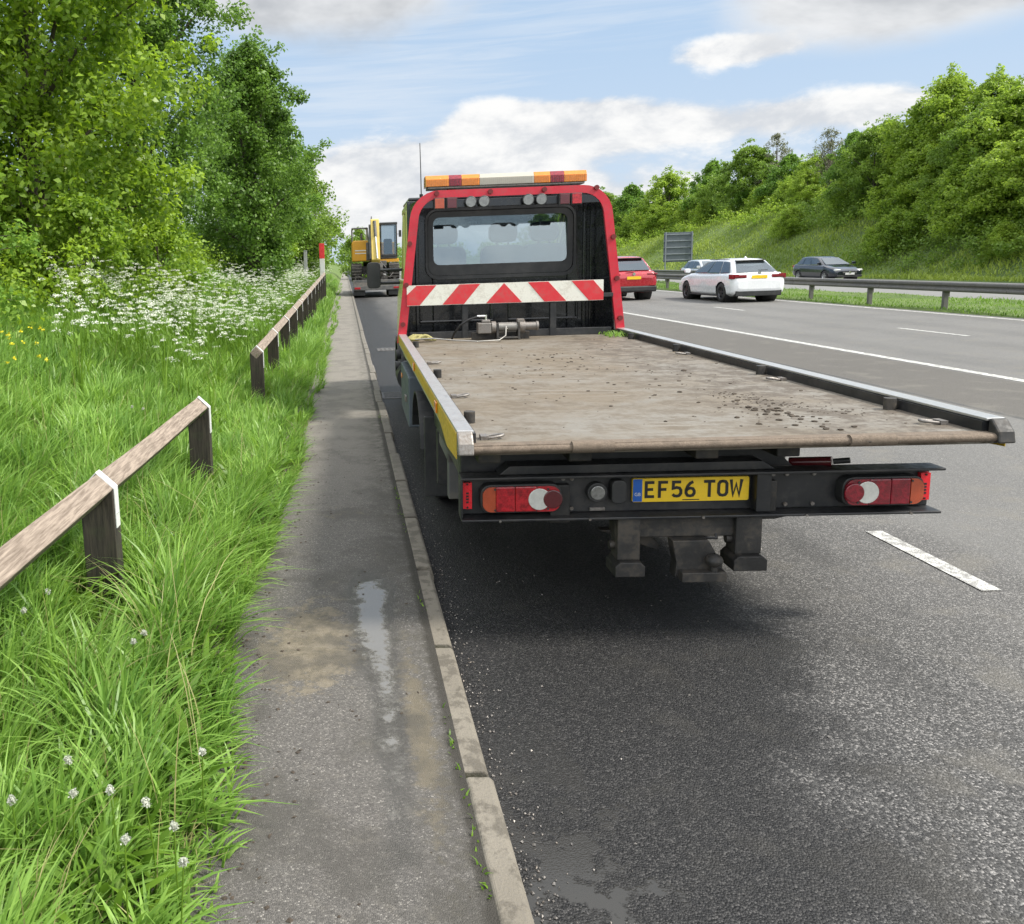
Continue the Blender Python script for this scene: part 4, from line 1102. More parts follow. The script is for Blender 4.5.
# side rails
for s, nm in ((-1, 'side_rail'), (1, 'side_rail')):
    a = MB('aluminium')
    xo, xi = s * HW, s * (HW - 0.072)
    prof = [(xo, BZ - 0.045), (xo, BZ + 0.060), (xi, BZ + 0.058), (xi, BZ + 0.046), (xo - s * 0.012, BZ + 0.048), (xo - s * 0.012, BZ - 0.045)]
    a.prism(prof, 'y', 0.07, BL)
    rl = a.build(nm, TR, 0.003)
    k = MB('black steel'); k.box(min(xo - s * .015, xi - s * 0.01), max(xo - s * .015, xi - s * 0.01), 0.08, BL, BZ - 0.05, BZ + 0.044); k.build('inner_face', rl)
    # yellow outer strip with stepped tail
    yl = MB('rail yellow'); x0, x1 = sorted((xo + s * 0.001, xo + s * 0.004))
    yl.prism([(0.06, BZ + 0.050), (BL, BZ + 0.050), (BL, BZ - 0.02), (0.95, BZ - 0.02), (0.72, BZ - 0.035), (0.50, BZ - 0.075), (0.42, BZ - 0.085), (0.06, BZ - 0.06)], 'x', x0, x1)
    yl.build('yellow_strip', rl)
    ec = MB('worn steel' if s < 0 else 'chassis steel')
    ec.prism([(0.0, BZ - 0.035), (0.07, BZ - 0.035), (0.07, BZ + 0.058), (0.055, BZ + 0.058), (0.012, BZ + 0.012)], 'x', xo + s * 0.002, xo - s * 0.065)
    ec.build('end_cap', rl, 0.008)
    for yy in (0.88, 2.6): 
        o = MB('lamp amber').box(min(xo + s * .005, xo + s * .014), max(xo + s * .005, xo + s * .014), yy, yy + 0.10, BZ - 0.012, BZ + 0.045).build('side_marker', rl, 0.004)
    for yy in (0.55, 2.15, 4.2) if s < 0 else (0.62, 1.9, 3.3, 4.4):
        MB('chassis steel').cyl((xi - s * 0.045, yy, BZ), (xi - s * 0.045, yy, BZ + 0.055), 0.027, n=16).build('stake_socket', rl, 0.004)
    # lashing rings lying on the bed
    for yy in (0.17, 1.3, 2.9) if s < 0 else (0.26, 1.62, 3.05):
        t = MB('worn steel'); pts = []
        cx = xi - s * 0.09
        for i in range(15):
            ang = math.pi * 2 * i / 14; pts.append((cx + 0.040 * math.cos(ang) * (1.25 if math.cos(ang) * s < 0 else 1), yy + 0.024 * math.sin(ang), BZ + 0.011 + 0.006 * (math.cos(ang) * -s)))
        t.tube(pts, 0.0065, 8)
        t.box(cx + s * 0.035 - 0.015, cx + s * 0.035 + 0.015, yy - 0.03, yy + 0.03, BZ, BZ + 0.018)
        t.build('lashing_ring', rl)
        n = MB('worn steel')

# subframe, chassis and underside
b = MB('chassis steel')
for x in (-0.62, 0.30):
    b.box(x - 0.045, x + 0.045, 0.32, 7.6, 0.50, 0.68)
for x in (-0.95, -0.55, 0.0, 0.35): b.box(x - 0.05, x + 0.05, 0.25, BL - 0.1, BZ - 0.13, BZ - 0.05)
for yy in (0.55, 1.4, 2.3, 3.2, 4.1): b.box(-1.08, 1.05, yy, yy + 0.07, BZ - 0.115, BZ - 0.047)
b.build('chassis', TR, 0.006)
b = MB('black steel')
b.prism([(-1.06, 0.72), (0.46, 0.72), (0.40, 0.78), (0.40, BZ - 0.06), (-1.06, BZ - 0.06)], 'y', 0.42, 0.46)
b.box(-1.06, 0.34, 0.30, 0.44, BZ - 0.105, BZ - 0.06)
b.build('subframe', TR, 0.006)

# rear bumper beam: web with two flanges
BY = 0.29
b = MB('black steel')
b.box(-1.07, 1.03, BY + 0.07, BY + 0.085, 0.540, 0.721)
b.box(-1.075, 1.04, BY - 0.02, BY + 0.085, 0.722, 0.734)
b.box(-1.072, 1.035, BY - 0.02, BY + 0.085, 0.527, 0.539)
b.box(-1.075, -1.063, BY - 0.0, BY + 0.08, 0.540, 0.721)
b.box(0.245, 0.31, BY + 0.01, BY + 0.069, 0.541, 0.72)
b.prism([(-0.90, 0.735), (0.33, 0.735), (0.27, 0.775), (-0.85, 0.775)], 'y', BY + 0.02, BY + 0.14)
bump_o = b.build('bumper', TR, 0.004)

def rounded_rect(x0, x1, z0, z1, r, n=5):
    out = []
    for cx, cz, a0 in ((x1 - r, z1 - r, 0), (x0 + r, z1 - r, 90), (x0 + r, z0 + r, 180), (x1 - r, z0 + r, 270)):
        for i in range(n + 1):
            a = R(a0 + 90 * i / n); out.append((cx + r * math.cos(a), cz + r * math.sin(a)))
    return out
def disc(b, x, z, r, y0, y1, mi=0, n=24):
    b.prism([(x + r * math.cos(2 * math.pi * i / n), z + r * math.sin(2 * math.pi * i / n)) for i in range(n)], 'y', y0, y1, mi)
def tail_lamp(x0, x1, flip):
    z0, z1 = 0.567, 0.684; y1 = BY + 0.069; y0 = BY + 0.0
    b = MB('black plastic'); b.prism(rounded_rect(x0 - 0.008, x1 + 0.008, z0 - 0.008, z1 + 0.008, 0.045), 'y', y0 + 0.012, y1)
    o = b.build('tail_lamp', TR, 0.004)
    def X(t): return x0 + (x1 - x0) * (t if not flip else 1 - t)
    def sec(ta, tb, mat, nm, ra=0.003):
        a, c = sorted((X(ta), X(tb))); pts = rounded_rect(x0, x1, z0, z1, 0.042, 8)
        def clip(poly, lim, keep):
            out = []
            for i in range(len(poly)):
                p, q = poly[i], poly[(i + 1) % len(poly)]
                ip, iq = (p[0] - lim) * keep >= 0, (q[0] - lim) * keep >= 0
                if ip: out.append(p)
                if ip != iq:
                    t = (lim - p[0]) / (q[0] - p[0]); out.append((lim, p[1] + t * (q[1] - p[1])))
            return out
        pts = clip(clip(pts, a + 0.0008, 1), c - 0.0008, -1)
        m_ = MB(mat); m_.prism(pts, 'y', y0, y0 + 0.03); m_.build(nm, o, 0.005)
    sec(0.0, 0.17, 'lamp orange', 'indicator_lens'); rd = 'lamp crimson' if flip else 'lamp red'
    sec(0.17, 0.42, rd, 'brake_lens'); sec(0.42, 0.70, rd, 'brake_lens'); sec(0.70, 1.0, rd, 'fog_lens')
    m_ = MB('lamp clear'); disc(m_, X(0.73), 0.6255, 0.050, y0 - 0.006, y0 + 0.0); m_.build('reverse_lens', o, 0.002)
    m_ = MB('lamp dark red' if not flip else 'lamp crimson'); disc(m_, X(0.90), 0.6255, 0.043, y0 - 0.010, y0 - 0.0005); m_.build('round_lens', o, 0.004)
    m_ = MB('black steel')
    for t, z in ((0.16, z1 - 0.01), (0.84, z1 - 0.012), (0.16, z0 + 0.01), (0.84, z0 + 0.012)): disc(m_, X(t), z, 0.005, y0 - 0.004, y0 - 0.0005, 0, 8)
    m_.build('screw', o)
tail_lamp(-0.975, -0.626, False)
tail_lamp(0.628, 0.966, True)
for x in (-1.059, 0.978):
    b = MB(['marker red', 'plate black']); b.box(x, x + 0.042, BY + 0.045, BY + 0.069, 0.572, 0.696)
    for k in range(4): b.box(x + 0.015, x + 0.027, BY + 0.0435, BY + 0.0447, 0.60 + 0.014 * k, 0.609 + 0.014 * k, 1)
    for z in (0.58, 0.689): disc(b, x + 0.021, z, 0.005, BY + 0.041, BY + 0.0447, 1, 8)
    b.build('marker_lamp', TR, 0.0015)
# round lamp, little number plate lamp, sockets
b = MB(['black plastic', 'lamp smoked']); disc(b, -0.453, 0.641, 0.045, BY + 0.03, BY + 0.069); disc(b, -0.453, 0.641, 0.033, BY + 0.022, BY + 0.0295, 1); b.build('reversing_lamp', TR, 0.004)
MB('black plastic').prism(rounded_rect(-0.392, -0.325, 0.588, 0.698, 0.025), 'y', BY + 0.02, BY + 0.069).build('plate_lamp', TR, 0.006)
MB('worn steel').box(-0.48, -0.41, BY + 0.055, BY + 0.069, 0.548, 0.563).build('bracket', TR, 0.002)

# number plate with cut characters
PX0, PX1, PZ0, PZ1 = -0.290, 0.230, 0.586, 0.697
pl_o = MB('plate yellow').prism(rounded_rect(PX0, PX1, PZ0, PZ1, 0.008), 'y', BY + 0.052, BY + 0.069).build('number_plate', TR, 0.001)
MB('plate blue').box(PX0 + 0.002, PX0 + 0.043, BY + 0.0495, BY + 0.0515, PZ0 + 0.003, PZ1 - 0.003).build('country_band', pl_o)
GL = {  # strokes in a 50 x 79 cell, pen 13
    'E': [[(43, 6.5), (6.5, 6.5), (6.5, 72.5), (43, 72.5)], [(6.5, 40), (38, 40)]],
    'F': [[(6.5, 0), (6.5, 72.5), (44, 72.5)], [(6.5, 39), (38, 39)]],
    '5': [[(43, 72.5), (9, 72.5), (8, 43), (24, 47), (37, 44), (43.5, 34), (43.5, 20), (36, 9), (25, 6.5), (13, 8.5), (6.5, 16)]],
    '6': [[(38, 72.5), (25, 66), (13, 52), (7, 36), (6.5, 20), (13, 9), (25, 6.5), (37, 9), (43.5, 19), (43.5, 29), (37, 40), (25, 43), (12, 39), (7.5, 31)]],
    'T': [[(0, 72.5), (50, 72.5)], [(25, 72.5), (25, 0)]],
    'O': [[(25, 72.5), (13, 70), (6.5, 60), (6.5, 19), (13, 9), (25, 6.5), (37, 9), (43.5, 19), (43.5, 60), (37, 70), (25, 72.5), (13, 70)]],
    'W': [[(1, 79), (11, 5), (25, 58), (39, 5), (49, 79)]],
}
def stroke(b, pts, w, y0, y1, X, Z):
    P2 = [Vector((p[0], p[1])) for p in pts]
    n = len(P2); Lf, Rt = [], []
    for i in range(n):
        d0 = (P2[i] - P2[i - 1]).normalized() if i else None; d1 = (P2[i + 1] - P2[i]).normalized() if i < n - 1 else None
        if d0 is None: nn = Vector((-d1.y, d1.x)); s = 1
        elif d1 is None: nn = Vector((-d0.y, d0.x)); s = 1
        else:
            nn = (Vector((-d0.y, d0.x)) + Vector((-d1.y, d1.x))).normalized(); s = min(1.6, 1 / max(0.3, nn.dot(Vector((-d1.y, d1.x)))))
        Lf.append(P2[i] + nn * w / 2 * s); Rt.append(P2[i] - nn * w / 2 * s)
    for i in range(n - 1):
        b.prism([(X(Lf[i].x), Z(Lf[i].y)), (X(Lf[i + 1].x), Z(Lf[i + 1].y)), (X(Rt[i + 1].x), Z(Rt[i + 1].y)), (X(Rt[i].x), Z(Rt[i].y))], 'y', y0, y1)
ch = MB('plate black'); cx = PX0 + 0.055; sc = 0.001 * 1.0
for c in 'EF56 TOW':
    if c == ' ': cx += 0.026; continue
    for st in GL[c]:
        stroke(ch, st, 13.2, BY + 0.0492, BY + 0.0515, lambda u, cx=cx: cx + u * sc * 0.98, lambda w: PZ0 + 0.019 + w * sc)
    cx += 0.0595
    if c == '6': ch.build('lettering', pl_o); ch = MB('plate black')
ch.build('lettering', pl_o)
MB('plate black').box(PX0 + 0.225, PX0 + 0.30, BY + 0.0505, BY + 0.0518, PZ0 + 0.006, PZ0 + 0.010).build('maker_mark', pl_o)
cu = bpy.data.curves.new('gb', 'FONT'); cu.body = 'GB'; cu.size = 0.022; cu.align_x = 'CENTER'; cu.extrude = 0.0004
to = bpy.data.objects.new('gb', cu); COL.objects.link(to)
bpy.context.view_layer.update()
tm = bpy.data.meshes.new_from_object(to.evaluated_get(bpy.context.evaluated_depsgraph_get()))
bpy.data.objects.remove(to); tm.materials.clear(); tm.materials.append(MATS['pale paint'])
o = bpy.data.objects.new('country_code', tm); COL.objects.link(o); o.parent = pl_o; o.rotation_euler = (R(90), 0, 0); o.location = (PX0 + 0.0225, BY + 0.049, PZ0 + 0.030)

for x, z, r_, y_ in [(q, w, 0.009, 0.0) for q in (-0.60, -0.56, 0.34, 0.40, 0.52) for w in (0.56, 0.70)] + [(q, 0.533, 0.006, -0.0895) for q in (-0.9, -0.5, 0.0, 0.45, 0.9)]:
    b = MB('worn steel'); disc(b, x, z, r_, BY + 0.060 + y_, BY + 0.0695 + y_, 0, 8); b.build('bolt', bump_o)
b = MB('hose black')
b.tube([(-0.80, BY + 0.10, 0.62), (-0.78, BY + 0.14, 0.50), (-0.60, BY + 0.2, 0.47), (-0.42, BY + 0.16, 0.49), (-0.36, BY + 0.14, 0.52)], 0.011, 6)
b.tube([(0.78, BY + 0.10, 0.63), (0.70, BY + 0.14, 0.515), (0.52, BY + 0.16, 0.495), (0.40, BY + 0.16, 0.47), (0.31, BY + 0.14, 0.49)], 0.011, 6)
b.tube([(-0.1, BY + 0.2, 0.50), (0.0, BY + 0.1, 0.40), (0.08, BY + 0.02, 0.42), (0.10, BY + 0.1, 0.50)], 0.009, 6)
b.build('wiring', TR)
# hangers, cross member, tow hitch
b = MB('chassis steel'); b.box(-0.37, 0.27, BY + 0.03, BY + 0.13, 0.425, 0.522); b.build('cross_member', TR, 0.006)
for x0, x1, zb in ((-0.38, -0.254, 0.258), (0.145, 0.285, 0.278)):
    b = MB('chassis steel'); b.box(x0 + 0.012, x1 - 0.012, BY + 0.0, BY + 0.10, zb + 0.07, 0.523)
    b.prism([(x0 - 0.004, zb), (x1 + 0.004, zb), (x1 + 0.004, zb + 0.05), (x1 - 0.018, zb + 0.07), (x0 + 0.018, zb + 0.07), (x0 - 0.004, zb + 0.05)], 'y', BY - 0.03, BY + 0.12)
    b.cyl((x0 - 0.012, BY + 0.05, zb + 0.13), (x0 + 0.012, BY + 0.05, zb + 0.13), 0.02, n=10)
    b.build('hanger', TR, 0.005)
b = MB('chassis steel')
b.prism([(-0.13, 0.424), (0.03, 0.424), (0.095, 0.31), (0.10, 0.252), (-0.115, 0.252), (-0.11, 0.32)], 'y', BY - 0.02, BY + 0.05)
b.prism([(-0.10, 0.245), (0.095, 0.245), (0.095, 0.29), (-0.10, 0.29)], 'y', BY - 0.07, BY + 0.0)
b.cyl((0.045, BY - 0.05, 0.26), (0.045, BY - 0.05, 0.33), 0.016, n=12)
for k in range(1):
    b.lathe([(-0.032, 0.004), (-0.028, 0.016), (-0.015, 0.033), (0, 0.038), (0.015, 0.033), (0.028, 0.016), (0.032, 0.004)], (0.045, BY - 0.05, 0.34), 'z', 16)
b.prism([(-0.42, 0.44), (-0.2, 0.44), (-0.14, 0.36), (-0.16, 0.34)], 'y', BY + 0.1, BY + 0.16)
b.build('tow_hitch', TR, 0.004)
# tow eye / red coupling poking out above the bumper at the right
b = MB(['lamp dark red', 'black plastic']); b.cyl((0.47, BY + 0.18, 0.725), (0.60, BY + 0.07, 0.752), 0.024, n=12); b.cyl((0.604, BY + 0.067, 0.753), (0.655, BY + 0.03, 0.766), 0.013, n=10, mi=1); b.build('air_coupling', TR)
b = MB('black steel'); b.prism([(-0.9, 0.505), (-0.55, 0.505), (-0.62, 0.44), (-0.72, 0.43)], 'y', 0.75, 0.85); b.build('underrun_bracket', TR, 0.005)

# wheels
def wheel(x, y, r, w, nm='wheel', parent=TR, s=1, rimmat='excavator grey', spokes=0):
    b = MB('rubber'); n = 28
    b.lathe([(-w / 2, r * 0.62), (-w / 2, r * 0.9), (-w / 2 + 0.025, r * 0.985), (-w / 4, r), (w / 4, r), (w / 2 - 0.025, r * 0.985), (w / 2, r * 0.9), (w / 2, r * 0.62)], (0, 0, 0), 'x', n)
    t = b.build(nm, parent, loc=(x, y, r))
    m_ = MB([rimmat, 'track steel']); f = s * w * 0.38
    if spokes:
        m_.lathe([(f - s * 0.06, 0.02), (f - s * 0.06, r * 0.60)], (0, 0, 0), 'x', n, 1)
        m_.lathe([(f - s * 0.05, r * 0.56), (f + s * 0.02, r * 0.60), (f + s * 0.02, r * 0.66), (f - s * 0.05, r * 0.66)], (0, 0, 0), 'x', n)
        for k in range(spokes):
            a = 2 * math.pi * k / spokes
            M_ = Matrix.Rotation(a, 4, 'X')
            m_.box(min(f - s * .03, f), max(f - s * .03, f), -0.032, 0.032, 0.02, r * 0.60, 0, M_)
        m_.cyl((f - s * 0.03, 0, 0), (f + s * 0.012, 0, 0), 0.055, n=14)
    else:
        m_.lathe([(f, 0.001), (f + s * 0.02, 0.07), (f, 0.08), (f - s * 0.04, r * 0.45), (f, r * 0.58), (f + s * 0.015, r * 0.64)], (0, 0, 0), 'x', n)
    m_.build('rim', t)
    return t
for x, s in ((-0.90, -1), (-0.66, -1), (0.66, 1), (0.90, 1)): wheel(x, 2.55, 0.345, 0.20, s=s)
for x, s in ((-0.86, -1), (0.86, 1)): wheel(x, 7.0, 0.345, 0.21, s=s)
b = MB('chassis steel'); b.cyl((-0.6, 2.55, 0.345), (0.6, 2.55, 0.345), 0.06); b.lathe([(-0.14, 0.05), (-0.1, 0.13), (0, 0.16), (0.1, 0.13), (0.14, 0.05)], (0, 2.55, 0.36), 'x', 16); b.build('rear_axle', TR)
# mudguard, mudflaps, lockers along both sides
for s in (-1, 1):
    b = MB('black plastic'); x0, x1 = sorted((s * 0.50, s * 1.12)); b.box(x0, x1, 1.78, 1.80, 0.22, 0.74); b.build('mudflap', TR, 0.006)
    b = MB('black plastic'); pts = []
    for i in range(13):
        a = R(15 + 150 * i / 12); pts.append((2.55 + 0.46 * math.cos(a), 0.345 + 0.44 * math.sin(a)))
    for i in range(12, -1, -1):
        a = R(15 + 150 * i / 12); pts.append((2.55 + 0.445 * math.cos(a), 0.345 + 0.425 * math.sin(a)))
    for i in range(12):
        b.prism([pts[i], pts[i + 1], pts[24 - i], pts[25 - i]], 'x', x0, x1)
    b.build('mudguard', TR)
    xa, xb = sorted((s * 0.72, s * 1.125))
    b = MB('sign back grey'); b.box(xa, xb, 3.35, 4.45, 0.36, 0.78); lk = b.build('locker', TR, 0.012)
    xo = s * 1.126; b = MB('worn steel'); b.box(min(xo, xo + s * 0.018), max(xo, xo + s * 0.018), 3.5, 3.6, 0.55, 0.60); b.build('latch', lk, 0.003)
    xa, xb = sorted((s * 0.95, s * 1.05))
    if s > 0: continue
    b = MB('excavator grey'); b.box(xa, xb, 1.02, 1.10, 0.42, 0.80); b.box(xa, xb, 1.02, 1.62, 0.62, 0.68); b.build('side_guard', TR, 0.006)
    b = MB('black steel'); xa, xb = sorted((s * 1.00, s * 1.06)); b.box(xa, xb, 0.46, 1.75, 0.70, 0.80); b.box(xa, xb, 1.55, 1.62, 0.36, 0.70); b.build('outrigger', TR, 0.006)
    b = MB('black plastic'); b.cyl((s * 1.02, 4.75, 0.58), (s * 1.02, 5.15, 0.58), 0.13, n=18); b.cyl((s * 1.1, 4.9, 0.80), (s * 1.15, 4.9, 0.80), 0.05, n=12); b.cyl((s * 1.1, 5.1, 0.66), (s * 1.15, 5.1, 0.66), 0.05, n=12); b.build('air_tank', TR)
    b = MB('lamp amber'); b.box(min(s * 1.127, s * 1.135), max(s * 1.127, s * 1.135), 4.2, 4.28, 0.66, 0.70); b.build('side_marker', TR, 0.002)

# red hoop frame (stands on the bed's front, leaning out towards the foot)
HY0, HY1 = 4.98, 5.015
def hoop(wo, wi_off, ztop, zbot, rad):
    xb, xt = 1.133 + wo, 0.985 + wo
    out = [(-xb, zbot)]
    n = 7
    def corner(cx, cz, r, a0, a1):
        return [(cx + r * math.cos(R(a0 + (a1 - a0) * i / n)), cz + r * math.sin(R(a0 + (a1 - a0) * i / n))) for i in range(n + 1)]
    out += corner(-xt + rad, ztop - rad, rad, 175, 90)
    out += corner(xt - rad, ztop - rad, rad, 90, 5)
    out.append((xb, zbot))
    return out
O = hoop(0.0, 0, 2.39, BZ - 0.03, 0.29)
I = hoop(-0.085, 0, 2.317, BZ - 0.03, 0.215)
b = MB('red frame paint'); n = len(O)
for i in range(n - 1):
    b.prism([O[i], O[i + 1], I[i + 1], I[i]], 'y', HY0, HY1)
b.build('hoop_frame', TR, 0.0)
hoop_o = TR.children[-1]
for t in (0.06, 0.36, 0.67): 
    for s in (-1, 1):
        zz = BZ + 0.08 + t * 1.30; xx = 1.088 + (0.945 - 1.088) * (zz - BZ) / 1.40
        b = MB('bolt heads'); b.cyl((s * xx, HY0 - 0.028, zz), (s * xx, HY0, zz), 0.024, n=12); b.build('bolt', hoop_o)
for xx in (-0.72, -0.2, 0.32, 0.82): b = MB('bolt heads'); b.cyl((xx, HY0 - 0.028, 2.36), (xx, HY0, 2.36), 0.024, n=12); b.build('bolt', hoop_o)
# black return panels joining hoop and cab
for s in (-1, 1):
    b = MB('cab black paint')
    q = lambda z: s * (1.04 + (0.91 - 1.04) * (z - BZ) / 1.40)
    zs = [BZ, 1.2, 1.6, 2.0, 2.2, 2.30]
    for a, c in zip(zs[:-1], zs[1:]):
        b.add([(q(a), HY1, a), (q(c), HY1, c), (s * 0.955, 5.62, c), (s * 0.955, 5.62, a), (q(a) - s * .012, HY1, a), (q(c) - s * .012, HY1, c), (s * 0.943, 5.62, c), (s * 0.943, 5.62, a)],
              [(0, 1, 2, 3), (7, 6, 5, 4), (0, 4, 5, 1), (2, 6, 7, 3), (1, 5, 6, 2), (3, 7, 4, 0)])
    b.build('side_panel', TR)
b = MB('cab black paint'); b.box(-0.86, 0.86, 4.99, 5.04, 2.22, 2.30); lb_bar = b.build('lamp_rail', TR, 0.005)
for x0, mt in ((-0.75, 'lamp orange'), (-0.63, 'lamp dark red'), (0.455, 'lamp dark red'), (0.57, 'lamp red')):
    b = MB(['black plastic', mt]); b.box(x0, x0 + 0.105, 4.93, 4.988, 2.205, 2.315); b.box(x0 + 0.008, x0 + 0.097, 4.922, 4.9295, 2.213, 2.307, 1); b.build('square_lamp', TR, 0.004)
for x in (-0.394, -0.267, 0.159, 0.285):
    b = MB(['black plastic', 'lamp smoked']); b.lathe([(0.06, 0.02), (0.04, 0.05), (0.0, 0.057), (-0.002, 0.05)], (x, 4.93, 2.265), 'y', 20); disc(b, x, 2.265, 0.048, 4.927, 4.935, 1); b.build('work_lamp', TR)

# chevron board
CB0, CB1, CZ0, CZ1 = -1.028, 0.90, 1.275, 1.476; CY = 4.955
b = MB(['board white', 'board red']); b.box(CB0, CB1, CY, CY + 0.012, CZ0, CZ1)
Wd = CB1 - CB0
def fx(p): return CB0 + Wd * (p - 92) / 660.0
for quad in ([(92, 0), (135, 0), (192, 1), (125, 1), (92, 0.55)], [(212, 0), (285, 0), (340, 1), (270, 1)], [(360, 0), (480, 0), (420, 1)], [(555, 0), (628, 0), (568, 1), (500, 1)], [(703, 0), (752, 0), (752, 0.4), (718, 1), (645, 1)]):
    b.prism([(fx(u), CZ0 + 0.004 + (CZ1 - CZ0 - 0.008) * t) for u, t in quad], 'y', CY - 0.0025, CY - 0.0005, 1)
b.build('chevron_board', TR)
b = MB('black steel')
for x in (-0.45, 0.42): b.box(x - 0.03, x + 0.03, 4.98, 5.04, BZ, CZ0 + 0.1)
b.box(-1.0, 1.0, 5.0, 5.05, BZ + 0.001, BZ + 0.07); b.box(-1.0, 1.0, 4.968, 4.98, CZ0 + 0.03, CZ0 + 0.07)
b.build('board_support', TR, 0.004)

# cab
CYB = 5.60
b = MB('cab black paint')
WX0, WX1, WZ0, WZ1 = -0.715, 0.705, 1.655, 2.17
b.box(-0.975, WX0, CYB, CYB + 0.04, 0.62, 2.34); b.box(WX1, 0.975, CYB, CYB + 0.04, 0.62, 2.34)
b.box(WX0, WX1, CYB, CYB + 0.04, 0.62, WZ0); b.box(WX0, WX1, CYB, CYB + 0.04, WZ1, 2.34)
# pressed ribs and panels in the back wall
for x0, x1, z0, z1 in ((-0.86, -0.08, 1.05, 1.45), (0.08, 0.82, 1.05, 1.45)):
    for (a0, a1, c0, c1) in ((x0, x1, z0, z0 + .03), (x0, x1, z1 - .03, z1), (x0, x0 + .03, z0 + .03, z1 - .03), (x1 - .03, x1, z0 + .03, z1 - .03)):
        b.box(a0, a1, CYB - 0.02, CYB, c0, c1)
for s in (-1, 1):
    b.box(min(s * 0.86, s * 0.90), max(s * 0.86, s * 0.90), CYB - 0.03, CYB, 0.95, 2.28); b.box(min(s * 0.935, s * 0.965), max(s * 0.935, s * 0.965), CYB - 0.02, CYB, 0.95, 2.32)
b.box(-0.86, 0.86, CYB - 0.03, CYB, 2.275, 2.31)
b.build('cab_back', TR, 0.012)
# window surround
b = MB('black plastic')
Of = rounded_rect(WX0 - 0.045, WX1 + 0.045, WZ0 - 0.10, WZ1 + 0.05, 0.10, 6); If = rounded_rect(WX0 + 0.01, WX1 - 0.01, WZ0 + 0.01, WZ1 - 0.01, 0.07, 6); n = len(Of)
for i in range(n): b.prism([Of[i], Of[(i + 1) % n], If[(i + 1) % n], If[i]], 'y', CYB - 0.035, CYB - 0.001)
rw = b.build('rear_window', TR)
b = MB('black plastic')
Of2 = rounded_rect(WX0 - 0.075, WX1 + 0.075, WZ0 - 0.14, WZ1 + 0.08, 0.13, 6); If2 = rounded_rect(WX0 - 0.05, WX1 + 0.05, WZ0 - 0.105, WZ1 + 0.055, 0.105, 6)
for i in range(n): b.prism([Of2[i], Of2[(i + 1) % n], If2[(i + 1) % n], If2[i]], 'y', CYB - 0.05, CYB - 0.036)
b.build('seal', rw)
b = MB('cab glass'); b.prism(rounded_rect(WX0 - 0.005, WX1 + 0.005, WZ0 - 0.005, WZ1 + 0.005, 0.075, 6), 'y', CYB - 0.030, CYB - 0.024)
b.v = [(x_, y_ + (z_ - WZ0) * 0.10, z_) for x_, y_, z_ in b.v]; b.build('pane', rw)
# cab shell: sides, roof, bonnet, windscreen frame
b = MB('cab lime paint')
side = [(CYB + 0.04, 0.62), (7.95, 0.55), (8.05, 0.9), (7.85, 1.25), (7.35, 1.42), (7.30, 1.50), (CYB + 0.04, 1.50)]
for s in (-1, 1):
    b.prism(side, 'x', s * 0.955, s * 0.985)
    b.prism([(CYB + 0.041, 1.50), (5.78, 1.50), (5.78, 2.25), (CYB + 0.041, 2.25)], 'x', s * 0.94, s * 0.984)
    b.prism([(6.40, 1.50), (6.50, 1.50), (6.46, 2.25), (6.38, 2.25)], 'x', s * 0.93, s * 0.975)
    b.prism([(7.22, 1.50), (7.32, 1.50), (6.72, 2.30), (6.60, 2.30)], 'x', s * 0.90, s * 0.96)
    b.prism([(CYB + 0.041, 2.25), (6.72, 2.25), (6.66, 2.32), (CYB + 0.041, 2.34)], 'x', s * 0.88, s * 0.97)
b.box(-0.954, 0.954, 7.3, 8.0, 0.56, 0.95)
b.add([(-0.95, 7.3, 1.46), (0.95, 7.3, 1.46), (0.92, 7.9, 1.2), (-0.92, 7.9, 1.2), (-0.92, 8.04, 0.9), (0.92, 8.04, 0.9)], [(0, 1, 2, 3), (3, 2, 5, 4)])
b.build('cab_body', TR, 0.015)
b = MB('cab black paint'); b.box(-0.955, 0.955, CYB + 0.042, 6.66, 2.341, 2.38); b.build('cab_roof', TR, 0.015)
b = MB('car glass')
for s in (-1, 1): b.prism([(5.79, 1.505), (6.39, 1.505), (6.375, 2.245), (5.79, 2.245)], 'x', s * 0.945, s * 0.95); b.prism([(6.51, 1.505), (7.21, 1.505), (6.62, 2.245), (6.47, 2.245)], 'x', s * 0.935, s * 0.94)
b.build('side_window', TR)
b = MB('cab glass'); b.add([(-0.9, 7.27, 1.48), (0.9, 7.27, 1.48), (0.87, 6.66, 2.32), (-0.87, 6.66, 2.32)], [(0, 1, 2, 3)]); b.build('windscreen', TR)
b = MB('black plastic'); b.box(-0.93, 0.93, 6.75, 7.25, 1.2, 1.50); b.build('dashboard', TR, 0.04)
for x in (-0.55, 0.10, 0.55):
    b = MB('seat cloth'); b.prism(rounded_rect(x - 0.24, x + 0.24, 1.1, 1.86, 0.09), 'y', 5.95, 6.09)
    b.prism(rounded_rect(x - 0.15, x + 0.15, 1.89, 2.10, 0.07), 'y', 5.97, 6.07); b.cyl((x - 0.06, 6.02, 1.84), (x - 0.06, 6.02, 1.9), 0.012, n=8); b.cyl((x + 0.06, 6.02, 1.84), (x + 0.06, 6.02, 1.9), 0.012, n=8)
    b.box(x - 0.24, x + 0.24, 6.0, 6.5, 1.05, 1.2); b.build('seat', TR, 0.02)
